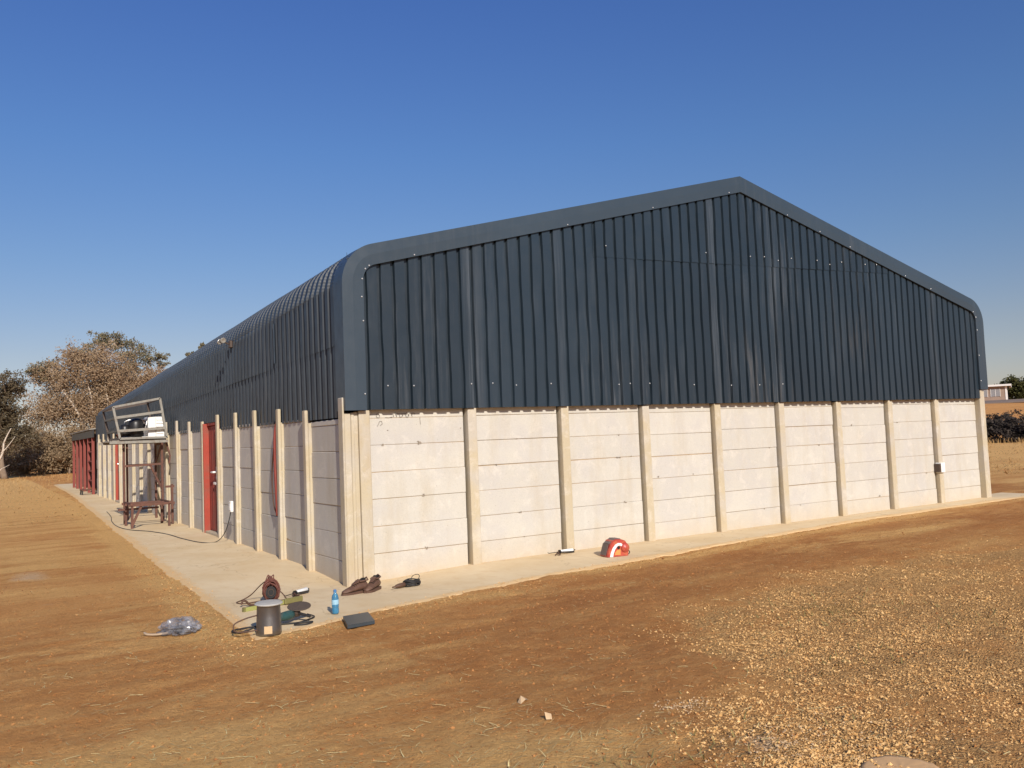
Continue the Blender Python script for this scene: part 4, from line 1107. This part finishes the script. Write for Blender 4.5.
mb = MB(); mb.smooth = True; mb.lathe([(0,-.02),(.055,-.018),(.065,0),(.055,.018),(.0,.03)], 18, Matrix.Translation((.105,-.10,.105)) @ Matrix.Rotation(R(90),4,'X')); mb.build('knob', M['redtool'], tc)
mb = MB(); mb.tube([(.175+.022*math.cos(a),-.05,.035+.022*math.sin(a)) for a in [6.283*i/12 for i in range(13)]], .007, 6, False); mb.build('ring', M['rubber'], tc)
# crumpled clear bag
pb = empty('plastic_bag', (-2.22,-1.55,gz(-2.22,-1.55)), 0, 'crumpled clear plastic bag lying on the red soil beside the slab', 'plastic bag'); pb.scale = (.92, .92, .78)
def blob(rx, ry, rz, seed, amp, nu=36, nv=18):
    mb = MB(); vs = []
    for j in range(nv+1):
        ph = math.pi*j/nv
        for i in range(nu):
            th = 6.283*i/nu; d = Vector((math.sin(ph)*math.cos(th), math.sin(ph)*math.sin(th), math.cos(ph)))
            f = 1 + amp*(abs(noise.noise(d*2.3+Vector((seed,0,0))))*-1.1 + .12*noise.noise(d*6+Vector((0,seed,0)))) 
            p = Vector((d.x*rx*f, d.y*ry*f, max(-.2*rz, d.z*rz*f)+.2*rz)); vs.append(p)
    fs = [(j*nu+i, j*nu+(i+1)%nu, (j+1)*nu+(i+1)%nu, (j+1)*nu+i) for j in range(nv) for i in range(nu)]
    mb.add(vs, fs); return mb
mb = blob(.22, .21, .145, 3.3, .62, 48, 24); mb.build('film', M['plasticbag'], pb)
mb = blob(.13, .11, .08, 8.1, .6, 22, 12); o = mb.build('inner_fold', M['plasticbag'], pb); o.location = (.02, .0, .03)
mb = MB(); mb.smooth = True; mb.tube(smooth_path([(-.13,-.10,.03),(-.22,-.07,.02),(-.30,.0,.02),(-.32,.06,.03)],6), .014, 6); mb.build('twisted_end', M['twist'], pb)
mb = MB(); mb.lathe([(.0,0),(.035,.0),(.04,.05),(.0,.06)], 12, Matrix.Translation((-.02,-.09,.04)) @ Matrix.Rotation(R(60),4,'X')); mb.build('dark_lump', M['rubber'], pb)
# scraps
def scrap(x, y, rz, s, label):
    o = empty('paper_scrap', (x,y,gz(x,y)+.004), rz, label, 'scrap', 'pale scraps on the soil')
    mb = MB(); mb.add([(-s,-.5*s,0),(0,-.6*s,.02),(s,-.3*s,.004),(.9*s,.4*s,.012),(0,.5*s,.035),(-.8*s,.45*s,.0)], [(0,1,4,5),(1,2,3,4)]); mb.build('sheet', M['paper'], o)
scrap(-.95, -5.35, .2, .04, 'flat pale scrap lying on bare soil behind the upright scrap')
scrap(-1.02, -5.72, 1.2, .036, 'curled pale scrap lying on bare soil nearest the dry clump')

fr_ = MB(); fr_.smooth = True; nv = 40; ring = []
for q in (0, .35, .65, .85, .96, 1.0):
    for k in range(nv):
        a = 6.283*k/nv; rr = q*(1 + .14*noise.noise((math.cos(a)*1.3, math.sin(a)*1.3, 6)) + .05*noise.noise((math.cos(a)*4, math.sin(a)*4, 2)))
        ring.append((.19*rr*math.cos(a), .17*rr*math.sin(a), .004*(1-q**4) + .005*noise.noise((rr*9*math.cos(a), rr*9*math.sin(a), 1)) - (.02 if q == 1 else 0)))
fr_.add(ring, [(r*nv+k, r*nv+(k+1)%nv, (r+1)*nv+(k+1)%nv, (r+1)*nv+k) for r in range(5) for k in range(nv)])
ro = fr_.build('flat_rock', M['rock']); ro.location = (-.12, -7.36, gz(-.12, -7.36)-.003); tag(ro, 'flat pale brown rock half buried in gravel at the bottom edge', 'rock')

# ------------------------------------------------------------------ trees
def leaf_cloud(mb, c, r, n, s, squash=.85):
    c = Vector(c)
    sub = [c + Vector([max(-.95, min(.95, random.gauss(0, t)))*r for t in (.5, .5, .42*squash)]) for _ in range(max(5, n//38))]
    for k in range(n):
        b = random.choice(sub); q = b + Vector([max(-1.7, min(1.7, random.gauss(0, t))) for t in (1, 1, .8)])*r*.15
        d1 = Vector((random.gauss(0,1), random.gauss(0,1), random.gauss(0,1))).normalized(); d2 = d1.orthogonal().normalized()
        a = s*random.uniform(.5, 1.3); o = len(mb.v)
        mb.v += [tuple(q - d1*a), tuple(q + d2*a*.55), tuple(q + d1*a), tuple(q - d2*a*.55)]; mb.face((o,o+1,o+2,o+3))
    return sub
def limb(mb, a, b, r0, r1, sag=.12, n=6):
    a, b = Vector(a), Vector(b); l = (b-a).length; mid = Vector((random.gauss(0,1), random.gauss(0,1), random.gauss(0,.6)))*l*sag
    pts = [a.lerp(b, t/n) + mid*math.sin(math.pi*t/n) for t in range(n+1)]
    mb.tube(pts, [lerp(r0, r1, t/n) for t in range(n+1)], 7)
    return pts
def tree(name, base, blobs, leafmat, barkmat, label, cat='tree', group=None, leaf_s=.17, dens=1.0, trunk_r=.22, fork=.35):
    bz = terrain(*base) - .05; o = empty(name, (base[0], base[1], bz), 0, label, cat, group)
    loc = Vector(o.location); cen = sum((Vector(b[:3]) for b in blobs), Vector())/len(blobs)
    tm = MB(); tm.smooth = True
    top = Vector((lerp(base[0], cen.x, .5), lerp(base[1], cen.y, .5), lerp(bz, cen.z, fork))) - loc
    limb(tm, (0,0,0), top, trunk_r, trunk_r*.7, .06)
    crowns = {}
    for b in blobs:
        x, y, z, r = b[:4]; lm = b[4] if len(b) > 4 else leafmat
        p = limb(tm, top, Vector((x,y,z))-loc, trunk_r*.55, .03, .10)
        mb = crowns.setdefault(lm, MB())
        subs = leaf_cloud(mb, Vector((x,y,z))-loc, r, int(dens*520*r*r), leaf_s)
        for s in random.sample(subs, min(6, len(subs))): limb(tm, p[-2], s, .035, .012, .1, 3)
    for lm, mb in crowns.items():
        mb.build('crown', M[lm], o)
    tm.build('trunk', M[barkmat], o)
    return o
random.seed(42)
G = 'trees beyond the far end of the warehouse'
tree('tree', (4.2,64.7), [(2.1,64.8,7.6,1.9),(4.9,64.5,8.3,2.2),(3.6,65.2,5.6,2.4),(6.3,64.3,6.8,2.2),(8.3,64.0,7.2,1.4),(1.6,65,5.2,2.0),(5.6,64,4.6,2.2),(.9,65.2,8.1,1.1,'leaf_olive'),(3.2,64.6,9.3,1.2)], 'leaf_brown', 'palebark', 'large tree with russet dry leaves and pale limbs', 'tree', G, .085, 2.9)
tree('tree', (7.0,69.5), [(5.7,69.3,11.3,1.0),(6.9,69.0,11.0,1.1),(8.3,68.8,9.9,1.3),(9.9,68.5,9.4,.8),(4.6,69.2,10.0,1.2),(7.4,69,8.6,1.3),(6.2,69.5,7.5,1.6),(9.3,68.8,7.9,1.0,'leaf_brown')], 'leaf_olive', 'bark', 'tall olive green tree rising behind the russet tree', 'tree', G, .09, 2.4)
tree('tree', (-1.9,55), [(-2.4,55,5.6,1.5),(-1.5,55,6.3,1.0),(-2.3,55.2,3.4,1.6),(-1.5,55.1,4.6,.9),(-3.6,55,5.0,1.8),(-1.0,55.2,3.2,1.0),(-3.8,55,2.6,1.6)], 'leaf_dark', 'bark', 'dark evergreen tree at the left edge of the field', 'tree', G, .085, 3.0)
for i, (x, y, z, r, lab) in enumerate([(.6,64.2,1.9,1.7,'broad dry bush under the russet tree nearest the dark evergreen'),(2.6,63.6,1.9,1.6,'middle dry bush under the russet tree'),(4.6,62.8,2.0,1.6,'dry bush under the russet tree nearest the red steel shed'),(-1.4,64.5,1.8,1.6,'dry bush behind the leaning white trunk')]):
    tree('bush', (x,y), [(x,y,z,r),(x-.9,y,z-.5,r*.7),(x+.9,y+.2,z-.6,r*.7),(x+.2,y,z+1.2,r*.65)], 'leaf_bush', 'bark', lab, 'bush', 'dry bushes along the field edge', .08, 2.8, .09, .3)
def bare(name, base, segs, label):
    o = empty(name, (base[0],base[1],terrain(*base)-.05), 0, label, 'tree'); mb = MB(); mb.smooth = True
    for a, b, r0, r1 in segs: limb(mb, Vector(a)-o.location, Vector(b)-o.location, r0, r1, .05)
    mb.build('trunk', M['palebark'], o)
bare('dead_tree', (-2.9,50), [((-2.9,50,.2),(-2.35,50,1.5),.085,.07),((-2.35,50,1.5),(-2.1,50,2.5),.07,.05),((-2.1,50,2.5),(-1.7,50,3.4),.05,.02),((-2.25,50,1.9),(-1.5,50,2.9),.035,.012),((-2.8,50,.4),(-2.2,50,1.0),.045,.025),((-2.2,50,1.0),(-1.8,50,1.2),.02,.01)], 'leaning bare white trunk with forked branches before the dark evergreen')
tree('tree', (14.9,78), [(14.65,78.1,11.0,.7),(15.5,78,9.5,1.5),(14,78.2,8.2,1.4)], 'leaf_olive', 'bark', 'green tree whose tip shows above the roof furthest from the ridge', 'tree', G, .16, 1.0)
tree('tree', (16.3,77.8), [(16.15,77.8,11.7,.75),(16.9,77.5,9.8,1.5),(16,78,8,1.4)], 'leaf_olive', 'bark', 'green tree whose tip shows above the roof beside the floodlight', 'tree', G, .16, 1.0)
# undergrowth behind everything
mb = MB()
for k in range(60):
    x = random.uniform(-9, 14); leaf_cloud(mb, (x, random.uniform(68,74), random.uniform(.6,2.6)), 1.4, 420, .15)
tag(mb.build('thicket', M['leaf_bush']), 'mass of dry undergrowth behind the trees at the left', 'thicket', kind='stuff')

# ------------------------------------------------------------------ right background
mb = MB()
for k in range(110):
    d = random.uniform(58.5, 61.5); a = R(random.uniform(58.5, 72)); x = CAMXY[0]+d*math.sin(a); y = CAMXY[1]+d*math.cos(a)
    leaf_cloud(mb, (x, y, terrain(x,y)+random.uniform(.25,1.3)), .75, 520, .09)
tag(mb.build('hedge', M['leaf_hedge']), 'dark hedge across the field at the right', 'hedge')
def hz(x, y): return terrain(x, y)
ha = R(28)
hs = empty('house', (127.05,63.05,3.9), R(-60), 'low brown house with white roof edge beyond the red bank', 'house')
mb = MB(); mb.box(-6,3.6,0,6,0,2.55); mb.build('wall', M['render'], hs)
mb = MB(); mb.box(-6.3,4.1,-.5,6.4,2.56,2.62); mb.box(-6.3,4.1,-.56,-.5,2.42,2.70); mb.box(4.1,4.16,-.56,6.4,2.2,2.70); mb.build('roof', M['whitewall'], hs)
for x in (-4.2,-2.2,-.3,1.4):
    mb = MB(); mb.box(x,x+1.2,-.05,-.003,.9,2.0); w = mb.build('window', M['glass'], hs)
    mb = MB(); mb.box(x+.57,x+.63,-.08,-.051,.9,2.0); mb.box(x-.06,x,-.08,-.003,.86,2.05); mb.box(x+1.2,x+1.26,-.08,-.003,.86,2.05); mb.build('frame', M['whitewall'], w)
mb = MB(); mb.box(3.3,3.6,-.06,-.003,0,2.4); mb.build('pillar', M['whitewall'], hs)
lr = empty('outbuilding', (112,57.0,2.55), R(-62), 'low outbuilding with a flat brown grey roof before the house', 'outbuilding')
mb = MB(); mb.box(-8,12,0,4,0,.95); mb.build('wall', M['render'], lr)
mb = MB(); mb.hexa([(-8.5,-.5,.95),(12.5,-.5,.95),(12.5,4.5,1.35),(-8.5,4.5,1.35),(-8.5,-.5,1.05),(12.5,-.5,1.05),(12.5,4.5,1.5),(-8.5,4.5,1.5)]); mb.build('roof', M['roofgrey'], lr)
tree('tree', (147,69), [(146.4,69.7,6.0,1.8),(147.3,68,6.8,2.0),(148.4,65.6,6.4,2.2),(149.6,63,5.8,2.2),(148,66.5,4.5,2.4),(145.8,71,5.0,1.8),(149,64,4.3,2.2)], 'leaf_green', 'bark', 'rounded green tree behind the low brown house', 'tree', None, .22, 1.5, .3)
tree('tree', (151.5,57.5), [(151,60,5.4,2.2),(152,56,5.5,2.4),(151,58,4.0,2.4),(152,53,5.0,2.4)], 'leaf_dark', 'bark', 'dark tree right of the low brown house', 'tree', None, .22, 1.5, .3)
def bare_bush(x, y, lab):
    o = empty('bare_shrub', (x,y,terrain(x,y)-.05), 0, lab, 'shrub', 'bare shrubs on the red bank'); mb = MB(); mb.smooth = True
    for k in range(9):
        a = random.random()*6.28; limb(mb, (0,0,0), (math.cos(a)*random.uniform(.5,1.3), math.sin(a)*random.uniform(.5,1.3), random.uniform(.8,1.9)), .035, .012, .15)
    mb.build('branches', M['bark'], o)
bare_bush(64.5, 28.5, 'bare dark shrub on the red bank nearest the warehouse'); bare_bush(66.5, 24.2, 'bare dark shrub on the red bank at the right edge')

# ------------------------------------------------------------------ world, sun, camera
w = bpy.data.worlds.new('World'); SC.world = w; w.use_nodes = True
nt = w.node_tree; sky = nt.nodes.new('ShaderNodeTexSky'); sky.sky_type = 'NISHITA'; sky.sun_disc = False
sky.sun_elevation = SUN_EL; sky.sun_rotation = SUN_AZ; sky.altitude = 1400; sky.air_density = 1.0; sky.dust_density = 1.6; sky.ozone_density = 3.0
bg = nt.nodes['Background']; bg.inputs['Strength'].default_value = .115
tc_ = nt.nodes.new('ShaderNodeTexCoord'); sx = nt.nodes.new('ShaderNodeSeparateXYZ'); nt.links.new(tc_.outputs['Generated'], sx.inputs[0])
rp = nt.nodes.new('ShaderNodeValToRGB'); el = rp.color_ramp.elements
while len(el) < 5: el.new(.5)
for e, (p_, c_) in zip(el, [(.0,(.86,.66,.61)),(.10,(.85,.69,.64)),(.20,(.73,.75,.80)),(.32,(.63,.79,.99)),(.48,(.56,.76,1.15))]): e.position = p_; e.color = c_ + (1,)
nt.links.new(sx.outputs[2], rp.inputs[0])
mx_ = nt.nodes.new('ShaderNodeMix'); mx_.data_type = 'RGBA'; mx_.blend_type = 'MULTIPLY'; mx_.inputs[0].default_value = 1; mx_.clamp_result = False
nt.links.new(sky.outputs[0], mx_.inputs[6]); nt.links.new(rp.outputs[0], mx_.inputs[7])
nt.links.new(mx_.outputs[2], bg.inputs['Color'])
ld = bpy.data.lights.new('sun', 'SUN'); ld.energy = 5.0; ld.angle = R(.53); ld.color = (1, .925, .82)
so = bpy.data.objects.new('sun', ld); COL.objects.link(so)
sd = Vector((math.sin(SUN_AZ)*math.cos(SUN_EL), math.cos(SUN_AZ)*math.cos(SUN_EL), math.sin(SUN_EL)))
so.rotation_euler = sd.to_track_quat('Z', 'Y').to_euler(); so.location = sd*60
cd = bpy.data.cameras.new('camera'); cam = bpy.data.objects.new('camera', cd); COL.objects.link(cam)
yaw, pitch, roll = .564204, .0616522, -.0407393
fw = Vector((math.sin(yaw)*math.cos(pitch), math.cos(yaw)*math.cos(pitch), math.sin(pitch)))
rt = Vector((math.cos(yaw), -math.sin(yaw), 0)); up = rt.cross(fw)
r2 = rt*math.cos(roll) + up*math.sin(roll); u2 = -rt*math.sin(roll) + up*math.cos(roll)
m = Matrix((r2, u2, -fw)).transposed().to_4x4(); m.translation = Vector((-3.84498, -9.94545, 1.62998)); cam.matrix_world = m
cd.sensor_width = 36; cd.sensor_fit = 'HORIZONTAL'; cd.lens = 860.204/1024*36; cd.clip_start = .05; cd.clip_end = 2000
SC.camera = cam
SC.view_settings.view_transform = 'Standard'; SC.view_settings.look = 'None'; SC.view_settings.exposure = 0
SC.cycles.max_bounces = 6; SC.cycles.transparent_max_bounces = 12
